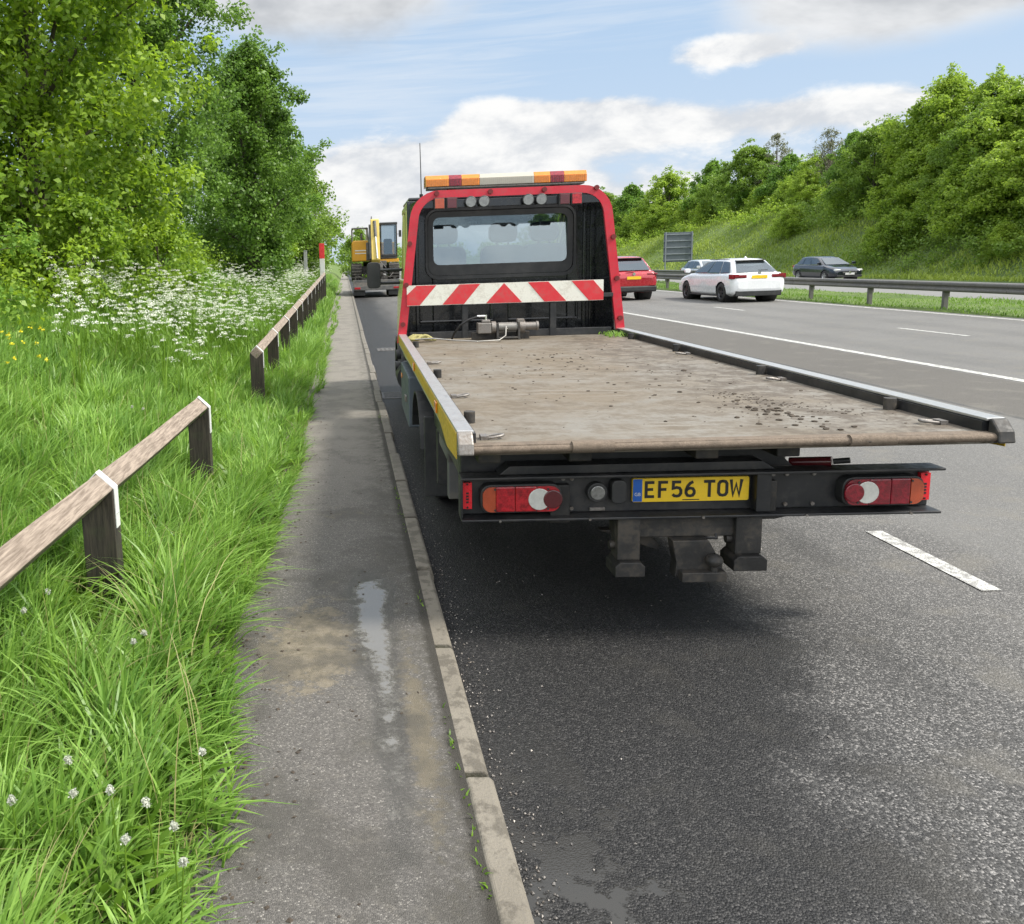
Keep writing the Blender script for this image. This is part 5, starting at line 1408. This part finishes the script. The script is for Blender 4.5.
for s in (-1, 1):
    b = MB('black plastic'); b.prism(rounded_rect(s * 1.31 - 0.085, s * 1.31 + 0.085, 1.40, 1.72, 0.05), 'y', 7.05, 7.15); b.cyl((s * 0.96, 7.12, 1.46), (s * 1.24, 7.1, 1.46), 0.02, n=8); b.cyl((s * 0.96, 7.12, 1.62), (s * 1.24, 7.1, 1.62), 0.02, n=8); b.build('wing_mirror', TR, 0.02)
    b = MB('black plastic'); pts = [(7.0 + 0.46 * math.cos(R(a)), 0.345 + 0.46 * math.sin(R(a))) for a in range(0, 181, 15)] + [(7.0 + 0.40 * math.cos(R(a)), 0.345 + 0.40 * math.sin(R(a))) for a in range(180, -1, -15)]
    for i in range(12): b.prism([pts[i], pts[i + 1], pts[24 - i], pts[25 - i]], 'x', s * 0.96, s * 1.05)
    b.build('wheel_arch', TR)

# amber light bar on the roof
LB = MB('worn steel'); LB.box(-0.775, 0.81, 5.36, 5.60, 2.435, 2.457); LB.box(-0.56, -0.48, 5.42, 5.54, 2.37, 2.435); LB.box(0.50, 0.58, 5.42, 5.54, 2.37, 2.435)
lbar = LB.build('light_bar', TR, 0.006)
segs = [(0, 26, 'lamp amber'), (26, 40, 'lamp crimson'), (40, 60, 'lamp amber'), (60, 120, 'lamp ribbed'), (120, 138, 'lamp amber'), (138, 153, 'lamp crimson'), (153, 178, 'lamp amber')]
for i, (a, c, mt) in enumerate(segs):
    x0 = -0.795 + 1.625 * a / 178; x1 = -0.795 + 1.625 * c / 178
    b = MB(mt); r0 = 0.03 if i in (0, 6) else 0.004
    prof = [(5.35, 2.459), (5.35, 2.53), (5.38, 2.57), (5.58, 2.57), (5.61, 2.53), (5.61, 2.459)]
    nn = max(3, int((x1 - x0) / 0.02)); zs_ = 0.0
    b.prism(prof, 'x', x0 + 0.0015, x1 - 0.0015)
    for k in range(1, nn): 
        xx = x0 + (x1 - x0) * k / nn; b.box(xx - 0.002, xx + 0.002, 5.346, 5.3495, 2.465, 2.53)
    b.build('lens', lbar, 0.012 if i in (0, 6) else 0.004)
b = MB('black plastic'); b.cyl((-0.81, 5.75, 2.36), (-0.81, 5.75, 2.42), 0.02, n=10); b.tube([(-0.81, 5.75, 2.42), (-0.812, 5.75, 2.68), (-0.816, 5.76, 2.95)], [0.006, 0.005, 0.004], 6); b.build('antenna', TR)

# winch at the head of the bed
WY = 4.72
w = MB('chassis steel')
for x in (-0.08, 0.22): w.prism([(WY - 0.09, BZ + 0.001), (WY + 0.09, BZ + 0.001), (WY + 0.07, BZ + 0.24), (WY - 0.07, BZ + 0.24)], 'x', x - 0.015, x + 0.015)
w.box(-0.42, 0.40, WY + 0.10, WY + 0.16, BZ + 0.001, BZ + 0.10); w.cyl((-0.08, WY - 0.07, BZ + 0.03), (0.22, WY - 0.07, BZ + 0.03), 0.018, n=10)
wo = w.build('winch', TR, 0.004); wo.scale = (0.68,) * 3; wo.location = (-0.125, WY * 0.32, BZ * 0.32)
w = MB('steel cable'); w.cyl((-0.062, WY, BZ + 0.18), (0.202, WY, BZ + 0.18), 0.055, n=18)
for k in range(17): w.lathe([(-0.0075, 0.056), (-0.004, 0.066), (0.004, 0.066), (0.0075, 0.056)], (-0.054 + k * 0.0155, WY, BZ + 0.18), 'x', 18)
w.build('cable_drum', wo)
w = MB('worn steel'); w.cyl((-0.10, WY, BZ + 0.18), (-0.16, WY, BZ + 0.18), 0.085, n=18); w.box(-0.36, -0.17, WY - 0.09, WY + 0.08, BZ + 0.10, BZ + 0.25); w.box(-0.30, -0.18, WY - 0.06, WY + 0.06, BZ + 0.25, BZ + 0.29); w.build('winch_motor', wo, 0.012)
w = MB('worn steel'); w.cyl((0.235, WY, BZ + 0.18), (0.31, WY, BZ + 0.18), 0.085, n=18); w.cyl((0.31, WY, BZ + 0.185), (0.47, WY, BZ + 0.185), 0.055, n=16); w.cyl((0.47, WY, BZ + 0.185), (0.50, WY, BZ + 0.185), 0.065, n=16); w.box(0.2, 0.30, WY - 0.05, WY + 0.05, BZ + 0.24, BZ + 0.29); w.build('gearbox', wo, 0.008)
w = MB('hose black'); w.tube([(-0.24, WY, BZ + 0.34), (-0.34, WY, BZ + 0.34), (-0.48, WY - 0.02, BZ + 0.30), (-0.60, WY, BZ + 0.22), (-0.68, WY + 0.06, BZ + 0.10), (-0.70, WY + 0.15, BZ + 0.02)], 0.016, 10); w.build('hose', wo)
w = MB('chrome'); w.cyl((-0.36, WY, BZ + 0.342), (-0.235, WY, BZ + 0.342), 0.017, n=12); w.cyl((-0.235, WY, BZ + 0.36), (-0.235, WY, BZ + 0.28), 0.017, n=12); w.build('hose_fitting', wo, 0.003)
w = MB('steel cable'); w.tube([(-0.10, WY - 0.05, BZ + 0.13), (-0.12, WY - 0.14, BZ + 0.05), (-0.2, WY - 0.26, BZ + 0.02), (-0.40, WY - 0.27, BZ + 0.015), (-0.62, WY - 0.24, BZ + 0.03), (-0.82, WY - 0.20, BZ + 0.05), (-0.98, WY - 0.16, BZ + 0.04)], 0.0065, 6); w.build('winch_cable', TR)
# folded strap lying at the front left of the bed
r5 = random.Random(3)
s_ = MB('strap fabric')
for k in range(9):
    a0 = r5.uniform(0, 3.1); pts = []
    for i in range(9):
        t = i / 8 * 2 - 1; pts.append((0.15 * t * math.cos(a0 * 0.25) + r5.gauss(0, 0.012), 0.07 * math.sin(a0) + 0.05 * t * math.sin(a0) + r5.gauss(0, 0.008), 0.018 + 0.055 * (1 - t * t) * r5.uniform(0.3, 1.0)))
    s_.tube(pts, [0.010] + [0.017] * 7 + [0.010], 8)
st = s_.build('recovery_strap', None)
st.matrix_world = Matrix.Translation(TR.location) @ Matrix.Rotation(-0.0145, 4, 'Z') @ Matrix.Translation((-0.94, 4.62, BZ)) 
tag(st, 'crumpled yellowish recovery strap lying at the front left corner of the truck bed', 'strap')
wd = blades(np.stack([RNG.uniform(0.86, 1.06, 120), RNG.uniform(4.6, 4.95, 120), np.full(120, BZ)], -1), RNG.uniform(0.03, 0.08, 120), RNG.uniform(0.005, 0.012, 120), RNG.uniform(0.5, 1.2, 120), RNG.uniform(0, 6.28, 120), seg=2)
wo2 = np_mesh('grass_clippings', wd[0], wd[1], wd[2], ('grass blades',)); wo2.matrix_world = mu.matrix_world.copy()
tag(wo2, 'scraps of green grass caught at the front right corner of the truck bed', 'grass', kind='stuff')

# ------------------------------------------------------------------ cars (local: y forward from the rear bumper, x right)
def car(name, loc, rz, paint, label, cat, st, gh, wheels, wr, rim, extras):
    """st: stations (y, z_bottom, z_shoulder, half width); gh: (yb0, yt0, yt1, yb1, zbelt, zroof, wb, wt)"""
    root = empty(name, loc, rz, label, cat)
    b = MB([paint])
    sa = np.array(st); y_, ys_ = sa[:, 0], [sa[0, 0]]
    for q0, q1 in zip(y_[:-1], y_[1:]):
        k = max(1, int(round((q1 - q0) / 0.055))); ys_ += [q0 + (q1 - q0) * i / k for i in range(1, k + 1)]
    RC = wr * 1.14
    rings = []
    for y in ys_:
        zb, zt, w = (float(np.interp(y, y_, sa[:, c])) for c in (1, 2, 3))
        h = zt - zb
        half = [(0, zb), (w * 0.80, zb), (w * 0.965, zb + 0.12 * h), (w, zb + 0.45 * h), (w * 0.985, zb + 0.70 * h), (w * 0.955, zb + 0.90 * h), (w * 0.86, zt), (0, zt + 0.02)]
        fine = []
        for (xa, za), (xb, zb2) in zip(half[:-1], half[1:]):
            fine += [(xa + (xb - xa) * i / 4, za + (zb2 - za) * i / 4) for i in range(4)]
        fine.append(half[-1])
        ring = [(x, y, z) for x, z in fine] + [(-x, y, z) for x, z in fine[-2:0:-1]]
        out = []
        for x, yy, z in ring:                       # pull vertices near the wheel openings onto their circles
            if abs(x) > 0.5:
                for yw in wheels:
                    d = math.hypot(yy - yw, z - wr)
                    if abs(d - RC) < 0.032: yy, z = yw + (yy - yw) * RC / d, wr + (z - wr) * RC / d
            out.append((x, yy, z))
        rings.append(out)
    n = len(rings[0]); vs = [p for r_ in rings for p in r_]
    fs = []
    for k in range(len(rings) - 1):
        for i in range(n):
            f = (k * n + i, k * n + (i + 1) % n, (k + 1) * n + (i + 1) % n, (k + 1) * n + i)
            c_ = [sum(vs[j][q] for j in f) / 4 for q in range(3)]
            if abs(c_[0]) > 0.5 and any(math.hypot(c_[1] - yw, c_[2] - wr) < RC for yw in wheels): continue
            fs.append(f)
    b.add(vs, fs, 0, True)
    for k, flip in ((0, False), (len(rings) - 1, True)):
        rg = rings[k]; c_ = (0, rg[0][1], (min(p[2] for p in rg) + max(p[2] for p in rg)) / 2)
        tri = [(i, (i + 1) % n, n) for i in range(n)]
        b.add(rg + [c_], [t[::-1] for t in tri] if flip else tri, 0, False)
    body = b.build('body', root)
    Wm = max(q[3] for q in st)
    for yw in wheels:
        for sgn in (-1, 1):
            lin = MB(['black plastic']); lin.lathe([(sgn * (Wm - 0.05), RC), (sgn * 0.45, RC), (sgn * 0.45, 0.01)], (0, yw, wr), 'x', 28); lin.build('arch_liner', root)
    yb0, yt0, yt1, yb1, zb, zr, wb, wt = gh
    # greenhouse as a closed cabin, rounded
    g = MB([paint]); zc = zb - 0.06
    ny = 5
    def P(s, t, u):   # s: 0 rear..1 front, t 0 belt..1 roof, u -1..1 across
        y0_ = yb0 + (yt0 - yb0) * t; y1_ = yb1 + (yt1 - yb1) * t
        z = zb + (zr - zb) * t - (0.05 * (2 * s - 1) ** 2 * t); w = wb + (wt - wb) * t
        w *= 1 - 0.07 * (2 * s - 1) ** 4
        return Vector((u * w, y0_ + (y1_ - y0_) * s, z + 0.03 * t * (1 - u * u)))
    S = [0, 0.2, 0.4, 0.6, 0.8, 1.0]; U = [-1, -0.5, 0, 0.5, 1]
    vs = []
    for s in S:
        for t in (0.0, 1.0):
            for u in U: vs.append(P(s, t, u) if t else P(s, 0, u) - Vector((0, 0, 0.06)))
    def id_(i, t, j): return i * 10 + t * 5 + j
    fs = []
    for i in range(5):
        for j in range(4): fs.append((id_(i, 1, j), id_(i, 1, j + 1), id_(i + 1, 1, j + 1), id_(i + 1, 1, j))); fs.append((id_(i, 0, j), id_(i + 1, 0, j), id_(i + 1, 0, j + 1), id_(i, 0, j + 1)))
        fs.append((id_(i, 0, 0), id_(i, 1, 0), id_(i + 1, 1, 0), id_(i + 1, 0, 0))); fs.append((id_(i, 0, 4), id_(i + 1, 0, 4), id_(i + 1, 1, 4), id_(i, 1, 4)))
    for j in range(4):
        fs.append((id_(0, 0, j), id_(0, 0, j + 1), id_(0, 1, j + 1), id_(0, 1, j))); fs.append((id_(5, 0, j), id_(5, 1, j), id_(5, 1, j + 1), id_(5, 0, j + 1)))
    g.add(vs, fs, 0, True)
    cab = g.build('roof', root); md = cab.modifiers.new('bevel', 'BEVEL'); md.width = 0.09; md.segments = 4; md.limit_method = 'ANGLE'; md.angle_limit = R(30)
    # glass
    def pane(pts, nm):
        q = MB(['car glass']); nrm = (pts[1] - pts[0]).cross(pts[-1] - pts[0]).normalized() if False else None
        c = sum(pts, Vector()) / len(pts); nn = (pts[1] - pts[0]).cross(pts[2] - pts[0]).normalized()
        mid = Vector((0, (yb0 + yb1) / 2, (zb + zr) / 2))
        if nn.dot(c - mid) < 0: nn = -nn; pts = pts[::-1]
        k = len(pts)
        vs = [p + nn * 0.012 for p in pts] + [p - nn * 0.01 for p in pts]
        q.add(vs, [tuple(range(k)), tuple(reversed(range(k, 2 * k)))] + [(i, k + i, k + (i + 1) % k, (i + 1) % k) for i in range(k)], 0)
        return q.build(nm, root)
    for u in (-1, 1):
        for s0, s1 in extras.get('side', [(0.08, 0.30), (0.32, 0.58), (0.60, 0.90)]):
            m_ = (s0 + s1) / 2
            pane([P(s0, 0.06, u), P(m_, 0.06, u), P(s1, 0.06, u), P(s1, 0.84, u), P(m_, 0.84, u), P(s0, 0.84, u)], 'side_window')
    pane([P(0, 0.10, -0.86), P(0, 0.10, 0.86), P(0, 0.86, 0.84), P(0, 0.86, -0.84)], 'rear_window')
    pane([P(1, 0.04, -0.90), P(1, 0.04, 0.90), P(1, 0.90, 0.86), P(1, 0.90, -0.86)], 'windscreen')
    sp = MB(['black plastic' if extras.get('dark_spoiler') else paint]); p0, p1 = P(0, 0.93, -0.86), P(0, 0.93, 0.86); sp.box(p0.x, p1.x, p0.y - 0.12, p0.y + 0.06, p0.z - 0.005, p0.z + 0.03); sp.build('spoiler', root, 0.01)
    W = max(s[3] for s in st); L = st[-1][0]
    for yw in wheels:
        for s in (-1, 1): wheel(s * (W - 0.125), yw, wr, 0.225, 'wheel', root, s, rim, 5)
    ym = yb1 - 0.25
    for s in (-1, 1):
        m_ = MB([paint, 'black plastic']); m_.prism(rounded_rect(s * (W + 0.10) - 0.10, s * (W + 0.10) + 0.10, zb + 0.02, zb + 0.17, 0.05), 'y', ym, ym + 0.12); m_.box(s * (W - 0.03) - 0.05, s * (W - 0.03) + 0.05, ym + 0.03, ym + 0.08, zb + 0.02, zb + 0.06, 1); m_.build('wing_mirror', root, 0.025)
    for fn in extras.get('fn', []): fn(root)
    return root

def slab(root, nm, mat, x0, x1, y0, y1, z0, z1, bev=0.015):
    return MB(mat).box(x0, x1, y0, y1, z0, z1).build(nm, root, bev)

def num_plate(root, y0, z0, dx=0.26, facing=-1):
    """plate with unreadable dark characters at this distance"""
    a, c = sorted((y0, y0 + facing * 0.012))
    p = MB(['plate yellow' if facing < 0 else 'pale paint']); p.box(-dx, dx, a, c, z0, z0 + 0.11); o = p.build('number_plate', root)
    return o

def estate_rear(root):
    for s in (-1, 1):
        # L-shaped lamps wrapping round the corner
        b = MB(['lamp crimson', 'lamp dark red']); xa, xb = sorted((s * 0.42, s * 0.82)); b.box(xa, xb, -0.04, 0.10, 0.82, 0.93); xa, xb = sorted((s * 0.66, s * 0.893)); b.box(xa, xb, -0.01, 0.24, 0.80, 0.95); xa, xb = sorted((s * 0.46, s * 0.80)); b.box(xa, xb, -0.0435, -0.0405, 0.83, 0.86, 1); b.build('tail_light', root, 0.02)
        slab(root, 'exhaust', 'chrome', min(s * 0.45, s * 0.56), max(s * 0.45, s * 0.56), -0.03, 0.1, 0.27, 0.34, 0.01)
        b = MB('black plastic'); b.box(min(s * .56, s * .58), max(s * .56, s * .58), 0.9, 2.4, 1.44, 1.46); b.build('roof_rail', root, 0.005)
    slab(root, 'diffuser', 'black plastic', -0.76, 0.76, -0.035, 0.2, 0.22, 0.40)
    num_plate(root, -0.045, 0.80)
    b = MB(['black plastic', 'chrome']); disc(b, 0, 0.985, 0.045, -0.055, -0.02, 0, 16); disc(b, 0, 0.985, 0.035, -0.058, -0.0555, 1, 16); b.build('badge', root)
    slab(root, 'wiper', 'black plastic', -0.02, 0.28, -0.02, 0.04, 1.06, 1.085, 0.005)
    b = MB('black plastic'); b.box(-0.925, -0.89, 1.2, 3.2, 0.20, 0.245); b.box(0.89, 0.925, 1.2, 3.2, 0.20, 0.245); b.build('sill', root, 0.01)
    b = MB('car white'); b.prism([(0.85, 1.45), (0.98, 1.53), (1.08, 1.45)], 'x', -0.02, 0.02); b.build('shark_fin', root)
car('estate_car', (13.82, 28.4, 0), R(1.0), 'car white', 'white estate car seen from behind, driving between the red car and the crash barrier', 'car',
    [(-0.05, 0.46, 0.72, 0.70), (-0.03, 0.36, 0.83, 0.80), (0.02, 0.27, 0.94, 0.865), (0.14, 0.22, 0.985, 0.895), (0.42, 0.20, 1.00, 0.91), (0.86, 0.19, 1.00, 0.915), (1.8, 0.18, 0.98, 0.91), (3.0, 0.18, 0.97, 0.905), (3.45, 0.19, 0.95, 0.90), (4.1, 0.22, 0.84, 0.88), (4.48, 0.26, 0.70, 0.80), (4.62, 0.38, 0.58, 0.62)],
    (0.12, 0.72, 2.45, 3.42, 0.965, 1.46, 0.84, 0.60), (0.78, 3.60), 0.33, 'rim dark', dict(fn=[estate_rear], dark_spoiler=True, side=[(0.07, 0.27), (0.29, 0.56), (0.58, 0.92)]))

def suv_rear(root):
    for s in (-1, 1):
        b = MB('lamp crimson'); xa, xb = sorted((s * 0.50, s * 0.885)); b.box(xa, xb, -0.035, 0.20, 0.95, 1.02); b.build('tail_light', root, 0.02)
        b = MB('lamp red'); xa, xb = sorted((s * 0.60, s * 0.82)); b.box(xa, xb, -0.065, -0.03, 0.56, 0.60); b.build('reflector', root, 0.004)
    slab(root, 'bumper', 'black plastic', -0.87, 0.87, -0.065, 0.30, 0.32, 0.56, 0.06)
    num_plate(root, -0.05, 0.80)
    b = MB('chrome'); disc(b, 0, 1.0, 0.055, -0.055, -0.02, 0, 18); b.build('badge', root)
    slab(root, 'wiper', 'black plastic', -0.25, 0.05, -0.02, 0.03, 1.12, 1.145, 0.005)
car('suv_car', (10.9, 32.0, 0), R(0.5), 'car red', 'red SUV seen from behind beside the red hoop of the truck', 'car',
    [(-0.05, 0.56, 0.84, 0.72), (-0.03, 0.46, 0.95, 0.82), (0.03, 0.36, 1.06, 0.88), (0.16, 0.31, 1.10, 0.905), (0.42, 0.28, 1.12, 0.92), (0.9, 0.26, 1.10, 0.925), (2.0, 0.25, 1.07, 0.92), (3.1, 0.25, 1.05, 0.915), (3.5, 0.26, 1.03, 0.91), (4.1, 0.28, 0.95, 0.89), (4.45, 0.32, 0.80, 0.82), (4.55, 0.42, 0.68, 0.66)],
    (0.06, 0.58, 2.35, 3.42, 1.08, 1.66, 0.84, 0.58), (0.85, 3.55), 0.355, 'rim dark', dict(fn=[suv_rear], dark_spoiler=True))

def hatch_front(dark):
    def f(root):
        L = 4.36
        for s in (-1, 1):
            b = MB('lamp clear'); xa, xb = sorted((s * 0.44, s * 0.775)); b.box(xa, xb, L - 0.42, L - 0.07, 0.60, 0.715); b.build('headlight', root, 0.04)
            b = MB('lamp red'); xa, xb = sorted((s * 0.58, s * 0.83)); b.box(xa, xb, -0.025, 0.15, 0.83, 0.95); b.build('tail_light', root, 0.02)
        b = MB(['black plastic', 'chrome']); b.box(-0.40, 0.40, L - 0.12, L + 0.03, 0.45, 0.60); b.box(-0.38, 0.38, L + 0.03, L + 0.036, 0.52, 0.54, 1); disc(b, 0, 0.53, 0.07, L + 0.037, L + 0.05, 1, 16); b.build('grille', root, 0.008)
        slab(root, 'air_intake', 'black plastic', -0.70, 0.70, L - 0.06, L + 0.02, 0.26, 0.38)
        num_plate(root, L + 0.03, 0.40, 0.26, 1)
        if dark:
            b = MB('chrome'); b.box(0.895, 0.905, 0.6, 2.9, 0.965, 0.985); b.box(-0.905, -0.895, 0.6, 2.9, 0.965, 0.985); b.build('window_trim', root)
    return f
HST = [(-0.05, 0.5, 0.76, 0.70), (-0.03, 0.42, 0.84, 0.79), (0.02, 0.32, 0.96, 0.84), (0.2, 0.25, 1.02, 0.88), (0.9, 0.20, 1.01, 0.895), (2.0, 0.19, 0.98, 0.895), (2.9, 0.19, 0.96, 0.89), (3.25, 0.2, 0.94, 0.885), (3.9, 0.22, 0.82, 0.86), (4.25, 0.26, 0.70, 0.78), (4.36, 0.36, 0.60, 0.66)]
car('hatchback_car', (28.45, 52.6, -0.19), R(181.0), 'car dark blue', 'dark hatchback coming towards the camera on the far carriageway', 'car', HST,
    (0.05, 0.52, 2.25, 3.25, 0.96, 1.45, 0.83, 0.60), (0.72, 3.40), 0.32, 'rim silver', dict(fn=[hatch_front(True)]))
car('hatchback_car', (22.35, 54.5, -0.19), R(180.5), 'car silver', 'pale silver car half hidden behind the white estate car', 'car', HST,
    (0.05, 0.52, 2.25, 3.25, 0.96, 1.47, 0.83, 0.60), (0.72, 3.40), 0.32, 'rim silver', dict(fn=[hatch_front(False)]))

# ------------------------------------------------------------------ excavator on a low loader in the lay-by
EX, EY = 1.62, 43.0
LT = empty('low_loader', (EX, EY, 0), 0, 'dark low loader trailer carrying the yellow excavator', 'trailer')
DZ = 0.88
b = MB('track steel'); b.box(-1.2, 1.2, 0.9, 9.0, DZ - 0.18, DZ); b.build('deck', LT, 0.02)
b = MB('track steel'); b.prism([(0.0, DZ - 0.42), (0.9, DZ - 0.18), (0.9, DZ), (0.0, DZ - 0.30)], 'x', -1.2, 1.2); b.build('ramp', LT, 0.01)
b = MB('excavator grey'); b.box(-1.22, 1.22, -0.05, 0.0, DZ - 0.50, DZ - 0.28); b.box(-1.22, 1.22, 0.6, 0.66, DZ - 0.16, DZ + 0.02); b.build('rear_beam', LT, 0.01)
for s in (-1, 1):
    for yy in (0.55, 1.6, 2.6): 
        b = MB('rubber'); b.lathe([(-0.28, 0.2), (-0.28, 0.36), (-0.25, 0.40), (0.25, 0.40), (0.28, 0.36), (0.28, 0.2)], (s * 0.90, yy + 0.2, 0.40), 'x', 22); b.build('wheel', LT)
    b = MB('black plastic'); b.box(s * 0.9 - 0.3, s * 0.9 + 0.3, 0.10, 0.13, 0.12, 0.40); b.build('mudflap', LT)
    b = MB('lamp red'); b.box(s * 1.0 - 0.15, s * 1.0 + 0.15, -0.08, -0.052, DZ - 0.44, DZ - 0.34); b.build('tail_lamp', LT, 0.01)

b = MB('track steel'); rx = random.Random(6)
for k in range(16):
    x_, w_ = rx.uniform(-1.1, 1.0), rx.uniform(0.06, 0.2); b.box(x_, x_ + w_, 0.68, 0.68 + rx.uniform(0.08, 0.2), DZ + 0.001, DZ + rx.uniform(0.05, 0.28))
for k in range(3): b.tube([(-1.15 + 0.7 * k, 0.85, DZ + 0.02), (-0.95 + 0.7 * k, 0.78, DZ + 0.22), (-0.7 + 0.7 * k, 0.8, DZ + 0.12), (-0.5 + 0.7 * k, 1.1, DZ + 0.35)], 0.03, 6)
b.build('chains', LT)
ET = empty('excavator', (EX, EY + 1.3, DZ), 0, 'yellow tracked excavator with folded boom, loaded on the low trailer in the lay-by', 'excavator')
for s in (-1, 1):
    prof = []
    for cy, a0 in ((0.42, 90), (3.3, -90)):
        for i in range(9): a = R(a0 + 180 * i / 8); prof.append((cy + 0.42 * math.cos(a), 0.43 + 0.42 * math.sin(a)))
    tr = MB('track steel'); xa, xb = sorted((s * 0.72, s * 1.26)); tr.prism(prof, 'x', xa, xb)
    for i in range(14):
        y_ = 0.42 + 2.9 * i / 13; tr.box(xa + 0.01, xb - 0.01, y_ - 0.05, y_ + 0.05, 0.85, 0.88)
    for zz in (0.15, 0.30, 0.45, 0.60, 0.75): tr.box(xa + 0.01, xb - 0.01, -0.025, 0.05, zz - 0.05, zz + 0.03)
    to_ = tr.build('track', ET, 0.02)
    MB('track steel').cyl((s * 1.262, 3.3, 0.43), (s * 1.28, 3.3, 0.43), 0.3, n=20).build('sprocket', to_)
b = MB('track steel'); b.box(-0.72, 0.72, 1.0, 2.8, 0.30, 0.72); b.cyl((0, 1.9, 0.72), (0, 1.9, 0.95), 0.6, n=24); b.build('undercarriage', ET, 0.03)
# upper body: engine side at left, cab at right, boom between
b = MB('excavator yellow'); b.prism([(-1.22, 0.98), (-0.28, 0.98), (-0.28, 1.98), (-0.40, 2.08), (-1.12, 2.08), (-1.22, 1.98)], 'y', 0.75, 3.6); b.box(-0.28, 1.22, 1.0, 3.6, 0.96, 1.18); b.box(-0.28, 1.2, 2.6, 3.7, 1.181, 2.0); eb = b.build('engine_cover', ET, 0.05)
b = MB('pale paint'); b.box(-1.05, -0.45, 0.742, 0.7485, 1.52, 1.58); b.box(-1.05, -0.45, 0.742, 0.7485, 1.38, 1.43); b.build('stripe', eb)
b = MB('excavator grey'); 
for x in (-1.18, -0.36): b.cyl((x, 0.85, 2.08), (x, 0.85, 2.72), 0.03, n=8); b.cyl((x, 3.3, 2.08), (x, 3.3, 2.72), 0.03, n=8); b.cyl((x, 0.85, 2.72), (x, 3.3, 2.72), 0.03, n=8)
b.cyl((-1.18, 0.85, 2.72), (-0.36, 0.85, 2.72), 0.045, n=8); b.cyl((-0.68, 1.2, 2.06), (-0.68, 1.2, 2.45), 0.06, n=10); b.build('guard_rail', ET)
CX0, CX1 = 0.30, 1.20
b = MB('black plastic')
for x in (CX0, CX1 - 0.07):
    b.box(x, x + 0.07, 0.60, 0.67, 1.15, 2.85); b.box(x, x + 0.07, 2.1, 2.17, 1.15, 2.85)
b.box(CX0 - 0.02, CX1 + 0.02, 0.56, 2.2, 2.85, 2.98); b.box(CX0 + 0.07, CX1 - 0.07, 0.60, 0.66, 1.15, 1.32); b.box(CX0, CX1, 0.60, 2.2, 1.08, 1.15)
cbx = b.build('cab', ET, 0.03)
b = MB('excavator yellow'); b.box(CX0 - 0.08, CX1 + 0.08, 0.62, 2.3, 0.90, 1.07); b.build('cab_floor', cbx, 0.02)
b = MB('cab glass'); b.box(CX0 + 0.071, CX1 - 0.071, 0.62, 0.63, 1.321, 2.849); b.box(CX0 + 0.02, CX0 + 0.03, 0.671, 2.099, 1.151, 2.849); b.box(CX1 - 0.03, CX1 - 0.02, 0.671, 2.099, 1.151, 2.849); b.build('window', cbx)
b = MB('seat cloth'); b.prism(rounded_rect(0.52, 0.98, 1.3, 2.15, 0.1), 'y', 1.5, 1.65); b.box(0.52, 0.98, 1.05, 1.5, 1.2, 1.4); b.build('seat', cbx, 0.03)
b = MB('black plastic'); b.cyl((CX1 + 0.01, 0.62, 2.35), (CX1 + 0.14, 0.55, 2.35), 0.015, n=6); b.box(CX1 + 0.08, CX1 + 0.22, 0.52, 0.56, 2.2, 2.55); b.build('mirror', cbx, 0.01)
# boom rises from the middle and folds forward-down to the bucket at the front
b = MB('excavator yellow')
b = MB('boom yellow'); b.prism([(1.9, 1.0), (2.2, 1.2), (1.3, 2.85), (0.55, 3.18), (0.30, 3.02), (0.95, 2.5), (1.5, 1.1)], 'x', -0.17, 0.15); b.build('boom', ET, 0.03)
b = MB('boom yellow'); b.prism([(0.55, 3.17), (0.25, 3.12), (-0.25, 1.05), (-0.05, 0.85), (0.10, 0.95), (0.62, 2.9)], 'x', -0.20, 0.24); ar = b.build('arm', ET, 0.02)
b = MB('excavator grey'); b.box(-0.46, -0.22, 0.25, 0.62, 1.02, 1.95); b.prism([(0.60, 2.9), (0.1, 2.2), (-0.15, 1.1), (-0.02, 1.0), (0.3, 2.1), (0.75, 2.8)], 'x', -0.30, -0.205); b.tube([(-0.30, 0.2, 1.0), (-0.42, 0.1, 1.5), (-0.33, 0.25, 2.1), (-0.26, 0.5, 2.8)], 0.03, 6); b.build('hydraulics', ET, 0.01)
b = MB('chrome'); b.cyl((0.04, 0.02, 2.25), (0.10, -0.30, 1.1), 0.05, n=12); b.build('ram_rod', ar)
b = MB('excavator grey'); b.cyl((-0.0, 0.25, 3.05), (0.04, 0.02, 2.25), 0.085, n=12); b.tube([(-0.14, 0.5, 3.3), (-0.2, 0.3, 2.7), (-0.22, 0.2, 1.8), (-0.15, 0.1, 1.2)], 0.03, 6); b.build('ram_cylinder', ar)
b = MB('track steel'); pts = []
for i in range(9): a = R(-70 + 200 * i / 8); pts.append((-0.25 - 0.46 * math.cos(a), 0.42 + 0.46 * math.sin(a)))
pts += [(0.1, 0.85), (0.12, 0.2)]
b.prism(pts, 'x', -0.36, 0.36); b.box(-0.30, -0.25, -0.74, -0.70, 0.2, 0.5); b.build('bucket', ET, 0.04)
b = MB('excavator grey'); b.box(-0.7, 0.7, 0.05, 0.12, 0.02, 0.12); b.cyl((0.2, 0.0, 1.0), (0.55, 0.1, 0.62), 0.03, n=8); b.cyl((0.2, 0.0, 0.5), (0.65, 0.1, 0.30), 0.03, n=8); b.box(0.25, 0.6, 0.3, 0.7, 0.72, 0.98); b.build('linkage', ET, 0.01)
